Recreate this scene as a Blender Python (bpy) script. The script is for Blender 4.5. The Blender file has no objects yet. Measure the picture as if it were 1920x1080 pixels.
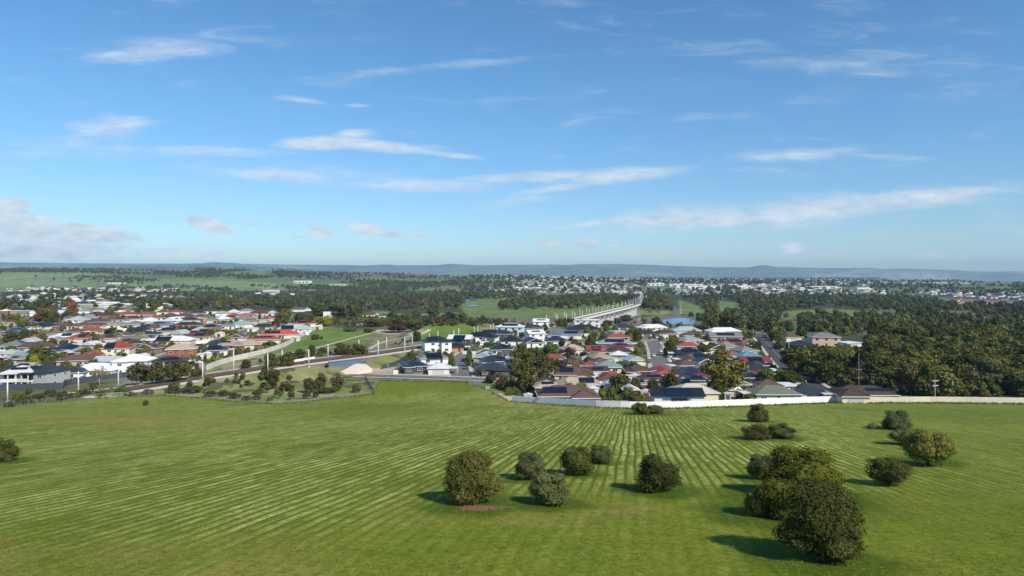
import bpy, math, random
import numpy as np
from mathutils import Vector, Matrix

# ------------------------------------------------------------------ camera, light, exposure
scene = bpy.context.scene
COL = scene.collection
H = 40.0; F = 1300.0; HOR = 516.0          # camera height, focal length in photo pixels, horizon row
cam_d = bpy.data.cameras.new("camera"); cam = bpy.data.objects.new("camera", cam_d); COL.objects.link(cam)
cam.location = (0, 0, H); cam.rotation_euler = (math.radians(90), 0, 0)
cam_d.sensor_width = 36; cam_d.lens = F / 1920 * 36; cam_d.shift_y = (HOR - 540) / 1920
cam_d.clip_start = 0.5; cam_d.clip_end = 60000
scene.camera = cam
scene.view_settings.view_transform = 'Standard'
try: scene.view_settings.look = 'None'
except Exception: pass
scene.view_settings.exposure = 0.0; scene.view_settings.gamma = 1.0
scene.view_settings.use_curve_mapping = False
cy = scene.cycles
cy.use_denoising = True
try:
    cy.denoiser = 'OPENIMAGEDENOISE'; cy.denoising_input_passes = 'RGB_ALBEDO_NORMAL'
except Exception: pass
cy.max_bounces = 5; cy.diffuse_bounces = 2; cy.glossy_bounces = 2; cy.transmission_bounces = 3
cy.transparent_max_bounces = 8; cy.volume_bounces = 0; cy.caustics_reflective = False; cy.caustics_refractive = False
scene.render.use_persistent_data = False

SUN_EL = math.radians(40); SUN_SIDE = math.radians(48)      # behind the camera's right shoulder
to_sun = Vector((math.cos(SUN_SIDE) * math.cos(SUN_EL), -math.sin(SUN_SIDE) * math.cos(SUN_EL), math.sin(SUN_EL)))
sl = bpy.data.lights.new("sun", 'SUN'); sl.energy = 5.0; sl.angle = math.radians(0.53); sl.color = (1.0, 0.93, 0.81)
so = bpy.data.objects.new("sun", sl); COL.objects.link(so); so.rotation_euler = to_sun.to_track_quat('Z', 'Y').to_euler()
so.location = (60, -60, 120)

rng = np.random.default_rng(7)
random.seed(7)

class NT:
    """small node-tree writer"""
    def __init__(s, tree): s.t = tree; s.n = tree.nodes; s.l = tree.links
    def node(s, typ, **kw):
        n = s.n.new(typ)
        for k, v in kw.items(): setattr(n, k, v)
        return n
    def put(s, sock, v):
        if hasattr(v, 'is_output'): s.l.new(v, sock)
        elif v is not None: sock.default_value = v
    def m(s, op, a=None, b=None, c=None, clamp=False):
        n = s.n.new('ShaderNodeMath'); n.operation = op; n.use_clamp = clamp
        for i, v in enumerate((a, b, c)):
            if v is not None: s.put(n.inputs[i], v)
        return n.outputs[0]
    def mix(s, f, a, b, typ='MIX'):
        n = s.n.new('ShaderNodeMix'); n.data_type = 'RGBA'; n.blend_type = typ; n.clamp_factor = True
        s.put(n.inputs[0], f); s.put(n.inputs[6], a if hasattr(a, 'is_output') else (*a[:3], 1)); s.put(n.inputs[7], b if hasattr(b, 'is_output') else (*b[:3], 1))
        return n.outputs[2]
    def noise(s, vec, scale, detail=3, rough=.55, dist=0.0):
        n = s.n.new('ShaderNodeTexNoise'); s.put(n.inputs['Scale'], scale); n.inputs['Detail'].default_value = detail
        n.inputs['Roughness'].default_value = rough; n.inputs['Distortion'].default_value = dist
        if vec is not None: s.l.new(vec, n.inputs['Vector'])
        return n.outputs['Fac']
    def rng(s, v, a, b, c=0.0, d=1.0, smooth=False):
        n = s.n.new('ShaderNodeMapRange'); n.interpolation_type = 'SMOOTHSTEP' if smooth else 'LINEAR'
        s.put(n.inputs[0], v); n.inputs[1].default_value = a; n.inputs[2].default_value = b; n.inputs[3].default_value = c; n.inputs[4].default_value = d
        return n.outputs[0]
    def comb(s, x, y, z=0.0):
        n = s.n.new('ShaderNodeCombineXYZ')
        for i, v in enumerate((x, y, z)): s.put(n.inputs[i], v)
        return n.outputs[0]
    def sep(s, v):
        n = s.n.new('ShaderNodeSeparateXYZ'); s.l.new(v, n.inputs[0]); return n.outputs

# ------------------------------------------------------------------ sky with thin clouds (all at infinity)
world = bpy.data.worlds.new("World"); scene.world = world; world.use_nodes = True
w = NT(world.node_tree); w.n.clear()
sky = w.node('ShaderNodeTexSky', sky_type='NISHITA'); sky.sun_disc = False
sky.sun_elevation = SUN_EL; sky.sun_rotation = math.atan2(to_sun.x, to_sun.y)
sky.altitude = 50; sky.air_density = 1.0; sky.dust_density = 0.1; sky.ozone_density = 3.0
tc = w.node('ShaderNodeTexCoord'); dx, dy, dz = w.sep(tc.outputs['Generated'])
ys = w.m('MAXIMUM', dy, 0.04)
u_ = w.m('DIVIDE', dx, ys); v_ = w.m('DIVIDE', dz, ys)                # direction tangents
U = w.m('MULTIPLY_ADD', u_, F, 960.0); V = w.m('MULTIPLY_ADD', v_, -F, HOR)
P2 = w.comb(U, V)
wn = w.noise(w.comb(w.m('MULTIPLY', U, .0052), w.m('MULTIPLY', V, .03)), 1.0, 6, .62, .7)
wf = w.noise(w.comb(w.m('MULTIPLY', U, .002), w.m('MULTIPLY', V, .012), 4.0), 1.0, 4, .55, .5)
pn = w.noise(w.comb(w.m('MULTIPLY', U, .026), w.m('MULTIPLY', V, .045), 9.0), 1.0, 6, .6, .35)
def field(ells):
    acc = None
    for (u0, v0, ru, rv, tilt, st) in ells:
        mp = w.node('ShaderNodeMapping', vector_type='TEXTURE')
        mp.inputs['Location'].default_value = (u0, v0, 0); mp.inputs['Rotation'].default_value = (0, 0, math.radians(tilt)); mp.inputs['Scale'].default_value = (ru, rv, 1)
        w.l.new(P2, mp.inputs['Vector'])
        ln = w.node('ShaderNodeVectorMath', operation='LENGTH'); w.l.new(mp.outputs[0], ln.inputs[0])
        f = w.m('MULTIPLY', w.rng(ln.outputs['Value'], 0.0, 1.25, 1.0, 0.0, True), st)
        acc = f if acc is None else w.m('MAXIMUM', acc, f)
    return acc
wisp = field([(610, 268, 120, 17, -3, 1.05), (720, 274, 160, 15, 4, 1.1), (830, 288, 95, 9, 7, 1.0), (665, 252, 46, 12, 0, .8),
              (560, 328, 280, 24, 3, .62), (760, 345, 260, 20, 2, .66), (1000, 332, 210, 14, -2, .82), (1150, 330, 150, 19, -6, .9), (1060, 350, 120, 11, -8, .8), (960, 378, 120, 17, -6, .6),
              (1330, 408, 230, 33, -2, .95), (1500, 395, 300, 36, -5, .95), (1720, 370, 210, 25, -5, .92), (1120, 418, 130, 9, -7, .75), (1280, 428, 130, 6, 0, .55),
              (1480, 290, 150, 16, -2, .7), (1660, 294, 120, 8, 2, .45), (210, 240, 130, 34, -6, .68), (560, 186, 70, 9, 4, .6), (670, 197, 34, 6, 3, .5),
              (370, 282, 330, 15, 1, .5), (120, 292, 260, 14, 0, .4), (360, 209, 40, 5, 8, .4), (860, 120, 330, 12, -5, .4), (1500, 120, 300, 22, 5, .35), (300, 90, 260, 30, -6, .45)])
puff = field([(22, 396, 50, 36, 0, 1.45), (50, 428, 90, 44, 8, 1.35), (160, 438, 140, 30, 5, 1.15), (60, 464, 300, 34, 2, 1.0), (330, 470, 150, 16, 2, .45),
              (388, 420, 58, 18, 14, 1.25), (425, 434, 34, 10, 18, .85), (475, 421, 26, 9, 0, .75), (598, 434, 42, 14, 8, 1.15), (560, 444, 24, 6, 0, .6), (690, 430, 56, 16, 10, 1.2), (735, 440, 34, 10, 8, .85), (785, 440, 26, 9, 12, .8), (660, 418, 22, 7, 30, .6),
              (960, 454, 18, 8, 4, .9), (1030, 458, 34, 13, 8, 1.2), (1100, 456, 32, 13, 4, 1.3), (1155, 462, 20, 7, 4, .85), (915, 438, 18, 7, 20, .6), (1240, 462, 14, 5, 0, .5),
              (1490, 466, 52, 15, 4, 1.05), (1560, 476, 60, 9, 0, .55), (1750, 478, 150, 12, 0, .5), (850, 478, 300, 9, 0, .42), (1300, 482, 250, 8, 0, .42), (1990, 440, 120, 30, 0, .7)])
aw = w.rng(w.m('ADD', wisp, w.m('ADD', w.m('MULTIPLY_ADD', wn, 1.5, -.75), w.m('MULTIPLY_ADD', wf, .5, -.25))), .0, 1.0, 0, .80, True)
ap = w.rng(w.m('ADD', puff, w.m('MULTIPLY_ADD', pn, 1.35, -.68)), .2, .9, 0, .92, True)
front = w.rng(dy, .05, .2)
alpha = w.m('MULTIPLY', w.m('MAXIMUM', aw, ap), front)
shade = w.rng(w.noise(w.comb(w.m('MULTIPLY', U, .018), w.m('MULTIPLY', w.m('ADD', V, 6), .05), 3.0), 1.0, 4), .35, .68)
ccol = w.mix(shade, (5.0, 6.1, 7.1), (7.6, 8.1, 8.6))
hs = w.node('ShaderNodeHueSaturation'); hs.inputs['Saturation'].default_value = 1.12; hs.inputs['Value'].default_value = 1.0
w.l.new(sky.outputs[0], hs.inputs['Color'])
skyc = w.mix(1.0, hs.outputs[0], w.mix(w.rng(dz, 0.0, .28, 0, 1, True), (.79, .955, 1.16), (.93, 1.18, 1.27)), 'MULTIPLY')   # clear winter air: a deeper blue all round
bg = w.node('ShaderNodeBackground'); bg.inputs['Strength'].default_value = 0.112
w.l.new(w.mix(alpha, skyc, ccol), bg.inputs['Color'])
wo = w.node('ShaderNodeOutputWorld'); w.l.new(bg.outputs[0], wo.inputs['Surface'])

# ------------------------------------------------------------------ materials
def new_mat(name):
    m = bpy.data.materials.new(name); m.use_nodes = True; t = NT(m.node_tree); t.n.clear()
    o = t.node('ShaderNodeOutputMaterial'); return m, t, o
def bsdf(t, o, col, rough=.7, bump=None, metal=0.0, spec=.3, bdist=.02, bstr=.5):
    b = t.node('ShaderNodeBsdfPrincipled')
    t.put(b.inputs['Base Color'], col if hasattr(col, 'is_output') else (*col[:3], 1))
    t.put(b.inputs['Roughness'], rough); b.inputs['Metallic'].default_value = metal
    b.inputs['Specular IOR Level'].default_value = spec
    if bump is not None:
        n = t.node('ShaderNodeBump'); n.inputs['Distance'].default_value = bdist; n.inputs['Strength'].default_value = bstr
        t.l.new(bump, n.inputs['Height']); t.l.new(n.outputs[0], b.inputs['Normal'])
    t.l.new(b.outputs[0], o.inputs['Surface']); return b
def wear(t, col, amt=.18, scale=.6, ob=.12):
    """weathering noise and a little change from object to object"""
    tcn = t.node('ShaderNodeTexCoord'); oi = t.node('ShaderNodeObjectInfo')
    off = t.node('ShaderNodeVectorMath', operation='ADD'); t.l.new(tcn.outputs['Object'], off.inputs[0])
    rr = t.m('MULTIPLY', oi.outputs['Random'], 57.0); t.l.new(t.comb(rr, rr, rr), off.inputs[1])
    n1 = t.noise(off.outputs[0], scale, 5, .62); n2 = t.noise(off.outputs[0], scale * 9, 3, .6)
    f = t.m('ADD', t.m('MULTIPLY_ADD', n1, 2 * amt, 1 - amt), t.m('MULTIPLY_ADD', n2, amt, -amt * .5))
    f = t.m('MULTIPLY', f, t.m('MULTIPLY_ADD', oi.outputs['Random'], 2 * ob, 1 - ob))
    g = t.comb(f, f, f)
    n = t.node('ShaderNodeVectorMath', operation='MULTIPLY'); t.put(n.inputs[0], col if hasattr(col, 'is_output') else tuple(col[:3])); t.l.new(g, n.inputs[1])
    return n.outputs[0], tcn.outputs['Object'], n2
MATS = {}
def plain(name, col, rough=.7, amt=.12, scale=.6, ob=.08, metal=0.0, spec=.3):
    if name in MATS: return MATS[name]
    m, t, o = new_mat(name); c, ob_, n2 = wear(t, col, amt, scale, ob)
    bsdf(t, o, c, rough, n2, metal, spec, .01, .4); MATS[name] = m; return m
def roof_mat(name, col, tile=True):
    if name in MATS: return MATS[name]
    m, t, o = new_mat(name); c, oc, n2 = wear(t, col, .22, .35, .14)
    z = t.sep(oc)
    if tile:
        st = t.m('FRACT', t.m('MULTIPLY', z[2], 7.2)); st2 = t.m('FRACT', t.m('MULTIPLY', z[0], 3.2))
        h = t.m('ADD', st, t.m('MULTIPLY', t.m('PINGPONG', st2, .5), .8))
        bsdf(t, o, c, .75, h, 0, .25, .05, .7)
    else:
        h = t.m('ADD', t.m('SINE', t.m('MULTIPLY', z[0], 26.0)), t.m('SINE', t.m('MULTIPLY', z[1], 26.0)))
        bsdf(t, o, c, .42, h, 0, .45, .012, .5)
    MATS[name] = m; return m
def S(r, g, b):
    return tuple(((v / 255 + .055) / 1.055) ** 2.4 if v > 10 else v / 255 / 12.92 for v in (r, g, b))
ROOF = {'navy': (S(40, 47, 60), 0), 'charcoal': (S(52, 53, 57), 0), 'black': (S(33, 34, 38), 0), 'grey': (S(128, 126, 122), 1), 'light grey': (S(176, 179, 178), 0), 'white': (S(222, 222, 220), 0),
        'brown': (S(96, 74, 66), 1), 'dark brown': (S(72, 60, 56), 1), 'terracotta': (S(142, 82, 66), 1), 'red': (S(152, 70, 60), 1), 'orange-red': (S(196, 84, 60), 1), 'crimson': (S(128, 54, 56), 0),
        'dark red': (S(110, 54, 54), 1), 'salmon': (S(178, 112, 96), 1), 'beige': (S(164, 150, 132), 1), 'cream': (S(212, 204, 184), 0), 'olive': (S(112, 116, 96), 0), 'grey-green': (S(136, 150, 142), 0),
        'teal': (S(130, 160, 150), 0), 'pale teal': (S(172, 190, 182), 0), 'sky-blue': (S(98, 134, 158), 0), 'blue-grey': (S(98, 112, 130), 0), 'blue': (S(74, 112, 158), 0), 'stone': (S(190, 184, 166), 1)}
WALL = {'white': S(232, 231, 227), 'cream': S(224, 211, 184), 'red brick': S(150, 88, 72), 'orange brick': S(196, 140, 98), 'brown brick': S(140, 106, 86), 'charcoal': S(74, 76, 80), 'grey': S(170, 170, 168), 'pink': S(204, 174, 152), 'tan': S(192, 168, 138), 'pale blue': S(196, 210, 216)}
def rmat(k): return roof_mat('roof ' + k, ROOF[k][0], ROOF[k][1])
def wmat(k): return plain('wall ' + k, WALL[k], .8, .1, .8, .06)
m_trim = plain('painted trim', S(226, 224, 218), .5, .08)
m_trimd = plain('dark trim', S(62, 63, 66), .5, .08)
m_garage = plain('garage door', S(205, 200, 190), .5, .06, .6, .25)
m_garaged = plain('grey garage door', S(104, 106, 110), .5, .06)
m_conc = plain('concrete', S(206, 202, 192), .85, .1, .25, .05)
m_concw = plain('pale concrete', S(226, 222, 214), .8, .08, .2, .03)
m_metal = plain('galvanised steel', S(176, 180, 182), .4, .1, 1, .05, .6)
m_pole = plain('concrete pole', S(214, 211, 203), .75, .08, .6, .04)
m_wood = plain('weathered timber', S(132, 112, 92), .85, .2, 1.2, .05)
m_wire = plain('dark wire', S(60, 60, 62), .5, .05)
m_rail = plain('rusted rail', S(96, 72, 60), .6, .15)
m_sleeper = plain('concrete sleeper', S(140, 128, 116), .9, .15)
m_tank = plain('water tank', S(216, 214, 202), .6)
m_rubber = plain('tyre rubber', S(38, 38, 38), .9)
m_door = plain('front door', S(96, 66, 50), .5, .1, 1, .3)
def glass_mat():
    m, t, o = new_mat('window glass'); bsdf(t, o, S(44, 52, 60), .08, None, 0, .9); return m
m_glass = glass_mat()
def solar_mat():
    m, t, o = new_mat('solar cell'); tcn = t.node('ShaderNodeTexCoord'); n = t.noise(tcn.outputs['Object'], 2.0, 2)
    bsdf(t, o, t.mix(n, S(22, 26, 40), S(32, 36, 54)), .22, None, 0, .5); return m
m_solar = solar_mat()
def leaf_mat(name, c1, c2, rnd=.22, trans=.2):
    m, t, o = new_mat('leaf ' + name)
    tcn = t.node('ShaderNodeTexCoord'); g = t.node('ShaderNodeNewGeometry'); oi = t.node('ShaderNodeObjectInfo')
    n = t.noise(tcn.outputs['Object'], 4.0, 3)
    f = t.m('ADD', t.m('MULTIPLY', g.outputs['Random Per Island'], .65), t.m('MULTIPLY_ADD', n, .8, -.25), clamp=True)
    c = t.mix(f, c1, c2)
    v = t.m('MULTIPLY_ADD', oi.outputs['Random'], 2 * rnd, 1 - rnd)
    mu = t.node('ShaderNodeVectorMath', operation='MULTIPLY'); t.l.new(c, mu.inputs[0]); t.l.new(t.comb(v, v, t.m('MULTIPLY_ADD', v, .8, .2)), mu.inputs[1])
    d = t.node('ShaderNodeBsdfDiffuse'); t.l.new(mu.outputs[0], d.inputs['Color'])
    tr = t.node('ShaderNodeBsdfTranslucent'); t.l.new(mu.outputs[0], tr.inputs['Color'])
    mx = t.node('ShaderNodeMixShader'); mx.inputs[0].default_value = trans
    t.l.new(d.outputs[0], mx.inputs[1]); t.l.new(tr.outputs[0], mx.inputs[2]); t.l.new(mx.outputs[0], o.inputs['Surface']); return m
LEAF = {'dark green': leaf_mat('dark green', S(62, 66, 34), S(106, 110, 56)), 'olive green': leaf_mat('olive green', S(86, 88, 44), S(140, 138, 70)),
        'grey-green': leaf_mat('grey-green', S(70, 76, 44), S(122, 126, 80)), 'dark olive': leaf_mat('dark olive', S(56, 60, 24), S(116, 118, 46)), 'mid green': leaf_mat('mid green', S(70, 86, 38), S(120, 136, 62)),
        'yellow-green': leaf_mat('yellow-green', S(112, 114, 40), S(170, 166, 62)), 'rust-brown': leaf_mat('rust-brown', S(112, 72, 50), S(158, 108, 74)),
        'olive-gold': leaf_mat('olive-gold', S(98, 92, 40), S(156, 144, 66)), 'golden': leaf_mat('golden', S(140, 110, 58), S(186, 154, 88)), 'purple-brown': leaf_mat('purple-brown', S(74, 54, 46), S(110, 82, 68)),
        'brownish green': leaf_mat('brownish green', S(68, 66, 38), S(114, 108, 64)), 'bare grey-brown': leaf_mat('bare', S(106, 98, 72), S(146, 136, 104))}
m_bark = plain('pale bark', S(176, 164, 150), .9, .25, 3)
m_barkd = plain('dark bark', S(92, 76, 62), .9, .25, 3)

# ------------------------------------------------------------------ mesh helpers
def ss(a, b, x):
    t = np.clip((x - a) / (b - a), 0, 1); return t * t * (3 - 2 * t)
def fast_mesh(name, verts, quads, mats=None, midx=None, smooth=False):
    verts = np.asarray(verts, np.float32).reshape(-1, 3); quads = np.asarray(quads, np.int32); k = quads.shape[1]
    me = bpy.data.meshes.new(name); me.vertices.add(len(verts)); me.vertices.foreach_set('co', verts.ravel())
    me.loops.add(quads.size); me.loops.foreach_set('vertex_index', quads.ravel()); me.polygons.add(len(quads))
    me.polygons.foreach_set('loop_start', np.arange(0, quads.size, k, dtype=np.int32))
    if smooth: me.polygons.foreach_set('use_smooth', np.ones(len(quads), bool))
    if midx is not None: me.polygons.foreach_set('material_index', np.asarray(midx, np.int32))
    for m in mats or []: me.materials.append(m)
    me.update(calc_edges=True); me.validate(); return me
class MB:
    def __init__(s): s.v = []; s.f = []; s.mi = []
    def poly(s, pts, mi=0):
        n = len(s.v); s.v += [tuple(p) for p in pts]; s.f.append(tuple(range(n, n + len(pts)))); s.mi.append(mi)
    def box(s, c, d, rz=0.0, mi=0, M=None):
        n = len(s.v); co, si = math.cos(rz), math.sin(rz)
        for k in (-.5, .5):
            for (i, j) in ((-.5, -.5), (.5, -.5), (.5, .5), (-.5, .5)):
                x, y = i * d[0], j * d[1]
                p = (c[0] + x * co - y * si, c[1] + x * si + y * co, c[2] + k * d[2])
                s.v.append(p if M is None else tuple(M @ Vector(p)))
        for f in ((3, 2, 1, 0), (4, 5, 6, 7), (0, 1, 5, 4), (1, 2, 6, 5), (2, 3, 7, 6), (3, 0, 4, 7)):
            s.f.append(tuple(n + i for i in f)); s.mi.append(mi)
    def tube(s, pts, radii, seg=6, mi=0):
        pts = [Vector(p) for p in pts]; n0 = len(s.v)
        for i, p in enumerate(pts):
            t = (pts[min(i + 1, len(pts) - 1)] - pts[max(i - 1, 0)]).normalized()
            a = t.cross(Vector((0, 1, 0)) if abs(t.y) < .9 else Vector((1, 0, 0))).normalized(); b = t.cross(a)
            for k in range(seg):
                q = p + (a * math.cos(2 * math.pi * k / seg) + b * math.sin(2 * math.pi * k / seg)) * radii[i]; s.v.append(tuple(q))
        for i in range(len(pts) - 1):
            for k in range(seg):
                a0 = n0 + i * seg + k; a1 = n0 + i * seg + (k + 1) % seg
                s.f.append((a0, a0 + seg, a1 + seg, a1)); s.mi.append(mi)
        s.f.append(tuple(n0 + k for k in range(seg))); s.mi.append(mi)
        s.f.append(tuple(n0 + (len(pts) - 1) * seg + k for k in reversed(range(seg)))); s.mi.append(mi)
    def mesh(s, name, mats, smooth=False):
        me = bpy.data.meshes.new(name); me.from_pydata(s.v, [], s.f)
        for m in mats: me.materials.append(m)
        if any(s.mi): me.polygons.foreach_set('material_index', s.mi)
        if smooth: me.polygons.foreach_set('use_smooth', [True] * len(s.f))
        me.update(); return me
def link(name, me, parent=None, loc=None, rz=None, scale=None):
    o = bpy.data.objects.new(name, me); COL.objects.link(o)
    if parent is not None: o.parent = parent
    if loc is not None: o.location = loc
    if rz is not None: o.rotation_euler = (0, 0, rz)
    if scale is not None: o.scale = scale
    return o
def setmat(o, *ms):
    for i, m in enumerate(ms):
        o.material_slots[i].link = 'OBJECT'; o.material_slots[i].material = m
THINGS = []; FOOT = []
def tag(o, label, cat, group=None, at=None):
    """at = (photo x, photo y) used only to order look-alikes when their labels are made unique"""
    o['label'] = label; o['category'] = cat
    if group: o['group'] = group
    THINGS.append((o, at)); return o
def thing(name, loc, rz, label, cat, group=None, at=None):
    o = bpy.data.objects.new(name, None); COL.objects.link(o); o.location = loc; o.rotation_euler = (0, 0, rz); o.empty_display_size = .5
    return tag(o, label, cat, group, at)
def struct(name, me):
    o = link(name, me); o['kind'] = 'structure'; return o

# ------------------------------------------------------------------ the lie of the land
TRK_PX = [(-320, 795, 0), (-120, 768, 0), (0, 754, .2), (120, 743, .4), (230, 731, .8), (300, 720, 1.5), (380, 706, 2.5), (440, 698, 3), (500, 688, 3.5), (600, 675, 4), (700, 663, 3.5), (760, 654, 3),
          (850, 641, 2), (940, 627, 1), (1045, 607, 0), (1120, 590, 0), (1195, 572, 0), (1209, 562, 0), (1204, 552, 0), (1197, 545, 0), (1194, 539, 0)]
def raw3(px, py, z):
    d = (H - z) * F / (py - HOR); return ((px - 960) / F * d, d, z)
def smooth_line(pts, it=3):
    p = np.array(pts, float)
    for _ in range(it):
        q = .75 * p[:-1] + .25 * p[1:]; r = .25 * p[:-1] + .75 * p[1:]
        mid = np.empty((2 * len(q), p.shape[1])); mid[0::2] = q; mid[1::2] = r
        p = np.vstack([p[:1], mid, p[-1:]])
    return p
TRK = smooth_line([raw3(*t) for t in TRK_PX], 2)
TRK_N = TRK[TRK[:, 1] < 640]; _f = TRK[TRK[:, 1] > 880]; TRK_F = [_f[i] + (_f[i + 1] - _f[i]) * k / 6 for i in range(len(_f) - 1) for k in range(6)]
def track_dist(x, y):
    best = np.full(x.shape, 1e9); zz = np.zeros(x.shape)
    for a, b in zip(TRK_N[:-1], TRK_N[1:]):
        ab = b[:2] - a[:2]; L = ab @ ab
        t = np.clip(((x - a[0]) * ab[0] + (y - a[1]) * ab[1]) / L, 0, 1)
        dd = np.hypot(x - a[0] - t * ab[0], y - a[1] - t * ab[1]); k = dd < best
        best = np.where(k, dd, best); zz = np.where(k, a[2] + t * (b[2] - a[2]), zz)
    return best, zz
def vn(x, y, sc, seed=0):
    """cheap smooth value noise, -1..1"""
    x = x / sc + seed * 17.3; y = y / sc + seed * 9.1; xi = np.floor(x); yi = np.floor(y); fx = x - xi; fy = y - yi
    fx = fx * fx * (3 - 2 * fx); fy = fy * fy * (3 - 2 * fy)
    h = lambda a, b: np.modf(np.abs(np.sin(a * 127.1 + b * 311.7 + seed) * 43758.5453))[0] * 2 - 1
    return (h(xi, yi) * (1 - fx) + h(xi + 1, yi) * fx) * (1 - fy) + (h(xi, yi + 1) * (1 - fx) + h(xi + 1, yi + 1) * fx) * fy
def gz(x, y):
    x = np.asarray(x, float); y = np.asarray(y, float); d = np.maximum(y, 1.0); px = 960 + F * x / d
    z = .13 * 8 * np.logaddexp(0, (217 - y) / 8) + .22 * vn(x, y, 31, 1) * ss(240, 200, y)
    d0 = np.interp(px, [200, 500, 640, 860, 1330, 1450, 1600], [900, 850, 690, 560, 560, 455, 440]); dep = np.interp(px, [150, 430, 1330, 1500], [0, 14, 14, 12])
    z = z - dep * ss(d0, d0 + 130, y) * (1 - ss(1900, 2600, y))
    K = np.interp(px, [-300, 0, 100, 200, 300, 400, 500, 600, 650, 750, 850, 1000, 1100, 1200, 1500, 1700, 2300], [62, 62, 63, 62, 60, 61, 58, 49, 46, 42, 40, 38, 28, 18, 10, 4, 0])
    z = z + K * ss(2000, 3400, y) * (1 - .75 * ss(3700, 8000, y)) + (9 * vn(x, y, 330, 2) + 4 * vn(x, y, 140, 3)) * ss(2200, 3000, y) * (1 - ss(3300, 4200, y)) * ss(1000, 700, px)
    Fh = np.interp(px, [-500, 0, 300, 600, 900, 1000, 1150, 1300, 1500, 1700, 1800, 1900, 2300], [255, 250, 240, 222, 200, 205, 218, 190, 166, 146, 118, 92, 70])
    lump = 26 * vn(x, y, 1500, 4) + 20 * vn(x, y, 620, 5) + 10 * vn(x, y, 300, 6)
    z = z + ss(8600, 12600, y) * (Fh + lump * .55) + lump * 2.2 * ss(8800, 9800, y) * (1 - ss(10500, 12400, y))
    z = np.where(y > 8400, np.maximum(z, -6.0), z)
    sm = ss(1560, 1700, px) * ss(4300, 4900, y) * (1 - ss(9300, 10000, y)); z = z * (1 - sm) - 34 * sm
    z = z + 8.2 * np.exp(-((x + 42) / 19) ** 2 - ((y - 474) / 30) ** 2) + 4 * np.exp(-((x + 58) / 12) ** 2 - ((y - 455) / 22) ** 2)
    near = (y > 150) & (y < 640) & (x > -260) & (x < 130)
    fare = (y > 930) & (y < 2000) & (x > 100) & (x < 420)
    if z.ndim and np.any(fare):
        dd = np.min([np.hypot(x[fare] - q[0], y[fare] - q[1]) for q in TRK_F], axis=0); z[fare] = np.maximum(z[fare], -.35 - np.maximum(0, dd - 8) * .4 - 14 * ss(960, 930, y[fare]))
    if np.any(near):
        zz = z[near] if z.ndim else z; xx = x[near] if z.ndim else x; yy = y[near] if z.ndim else y
        td, tz = track_dist(np.atleast_1d(xx), np.atleast_1d(yy))
        e = np.where(np.atleast_1d(yy) < 590, tz - .3 - np.maximum(0, td - 9) * .30, -99)
        e = np.maximum(np.atleast_1d(zz), e)
        if z.ndim: z[near] = e
        else: z = e[0]
    return z
DS = np.geomspace(28, 14500, 1400)
def PP(pxs, pys):
    """photo pixels -> points on the ground"""
    pxs = np.atleast_1d(np.asarray(pxs, float)); pys = np.atleast_1d(np.asarray(pys, float)); out = np.zeros((len(pxs), 3))
    for s in range(0, len(pxs), 400):
        a = ((pxs[s:s + 400] - 960) / F)[:, None]; b = ((pys[s:s + 400] - HOR) / F)[:, None]
        D = np.broadcast_to(DS[None, :], (a.shape[0], len(DS))); g = (H - b * D) - gz(a * D, D)
        neg = g < 0; i = np.where(neg.any(1), neg.argmax(1), len(DS) - 1); i = np.maximum(i, 1); r = np.arange(len(i))
        g0 = g[r, i - 1]; g1 = g[r, i]; t = np.clip(g0 / (g0 - g1 + 1e-9), 0, 1); d = DS[i - 1] + t * (DS[i] - DS[i - 1])
        x = a[:, 0] * d; out[s:s + 400] = np.stack([x, d, gz(x, d)], 1)
    return out
def P(px, py): return Vector(PP([px], [py])[0])
def inpoly(u, v, poly):
    ins = np.zeros(u.shape, bool); n = len(poly)
    for i in range(n):
        x1, y1 = poly[i]; x2, y2 = poly[(i + 1) % n]
        if y1 == y2: continue
        c = ((y1 > v) != (y2 > v)) & (u < (x2 - x1) * (v - y1) / (y2 - y1) + x1); ins ^= c
    return ins
FAR_EDGE = [(-900, 830), (-500, 795), (0, 764), (100, 754), (200, 746), (300, 741), (380, 747), (450, 754), (520, 758), (560, 755), (640, 746), (700, 739), (712, 714), (880, 716), (908, 728), (955, 753), (1040, 760), (1150, 766), (1235, 767), (1380, 763), (1500, 758), (1560, 756), (1750, 756), (2300, 762), (2900, 768)]
FX = [p[0] for p in FAR_EDGE]; FY = [p[1] for p in FAR_EDGE]

# ground cover colours (albedo)
SUB = (.21, .19, .16); SCRUB = (.11, .115, .055); BANK = (.27, .235, .115); PARK = (.135, .20, .035); DIRT = (.46, .37, .27); MUD = (.17, .145, .11); FLAT = (.15, .195, .055)
HILL = (.175, .215, .085); WOODF = (.06, .065, .035); PLOUGH = (.20, .135, .09); FARH = (.16, .20, .145); PAVE = (.30, .27, .23); OLIVEH = (.13, .16, .065)
ug = np.arange(-1100, 3021, 5.0)
yrow = np.concatenate([np.linspace(6, 150, 18), H * F / (np.arange(850, 590, -1.2) - HOR), np.geomspace(700, 3300, 190), np.geomspace(3340, 8400, 46), np.geomspace(8500, 14500, 60)])
yrow = np.unique(np.round(yrow, 3))
A, Y = np.meshgrid((ug - 960) / F, yrow); X = A * Y; Z = gz(X, Y)
Uc = 960 + F * A; Vc = HOR + F * (H - Z) / Y
in_field = (Vc > np.interp(Uc, FX, FY) + 2.5) & (Y < 275)
Zt = np.where(in_field, Z - .7, Z)
nz1 = vn(X, Y, 14, 11); nz2 = vn(X, Y, 5, 12); uw = Uc + 3 * vn(X, Y, 9, 13); vw = Vc + 1.6 * vn(X, Y, 12, 14)
C = np.zeros(X.shape + (3,)); C[:] = SUB
def paint(mask, col): C[mask] = col
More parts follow.
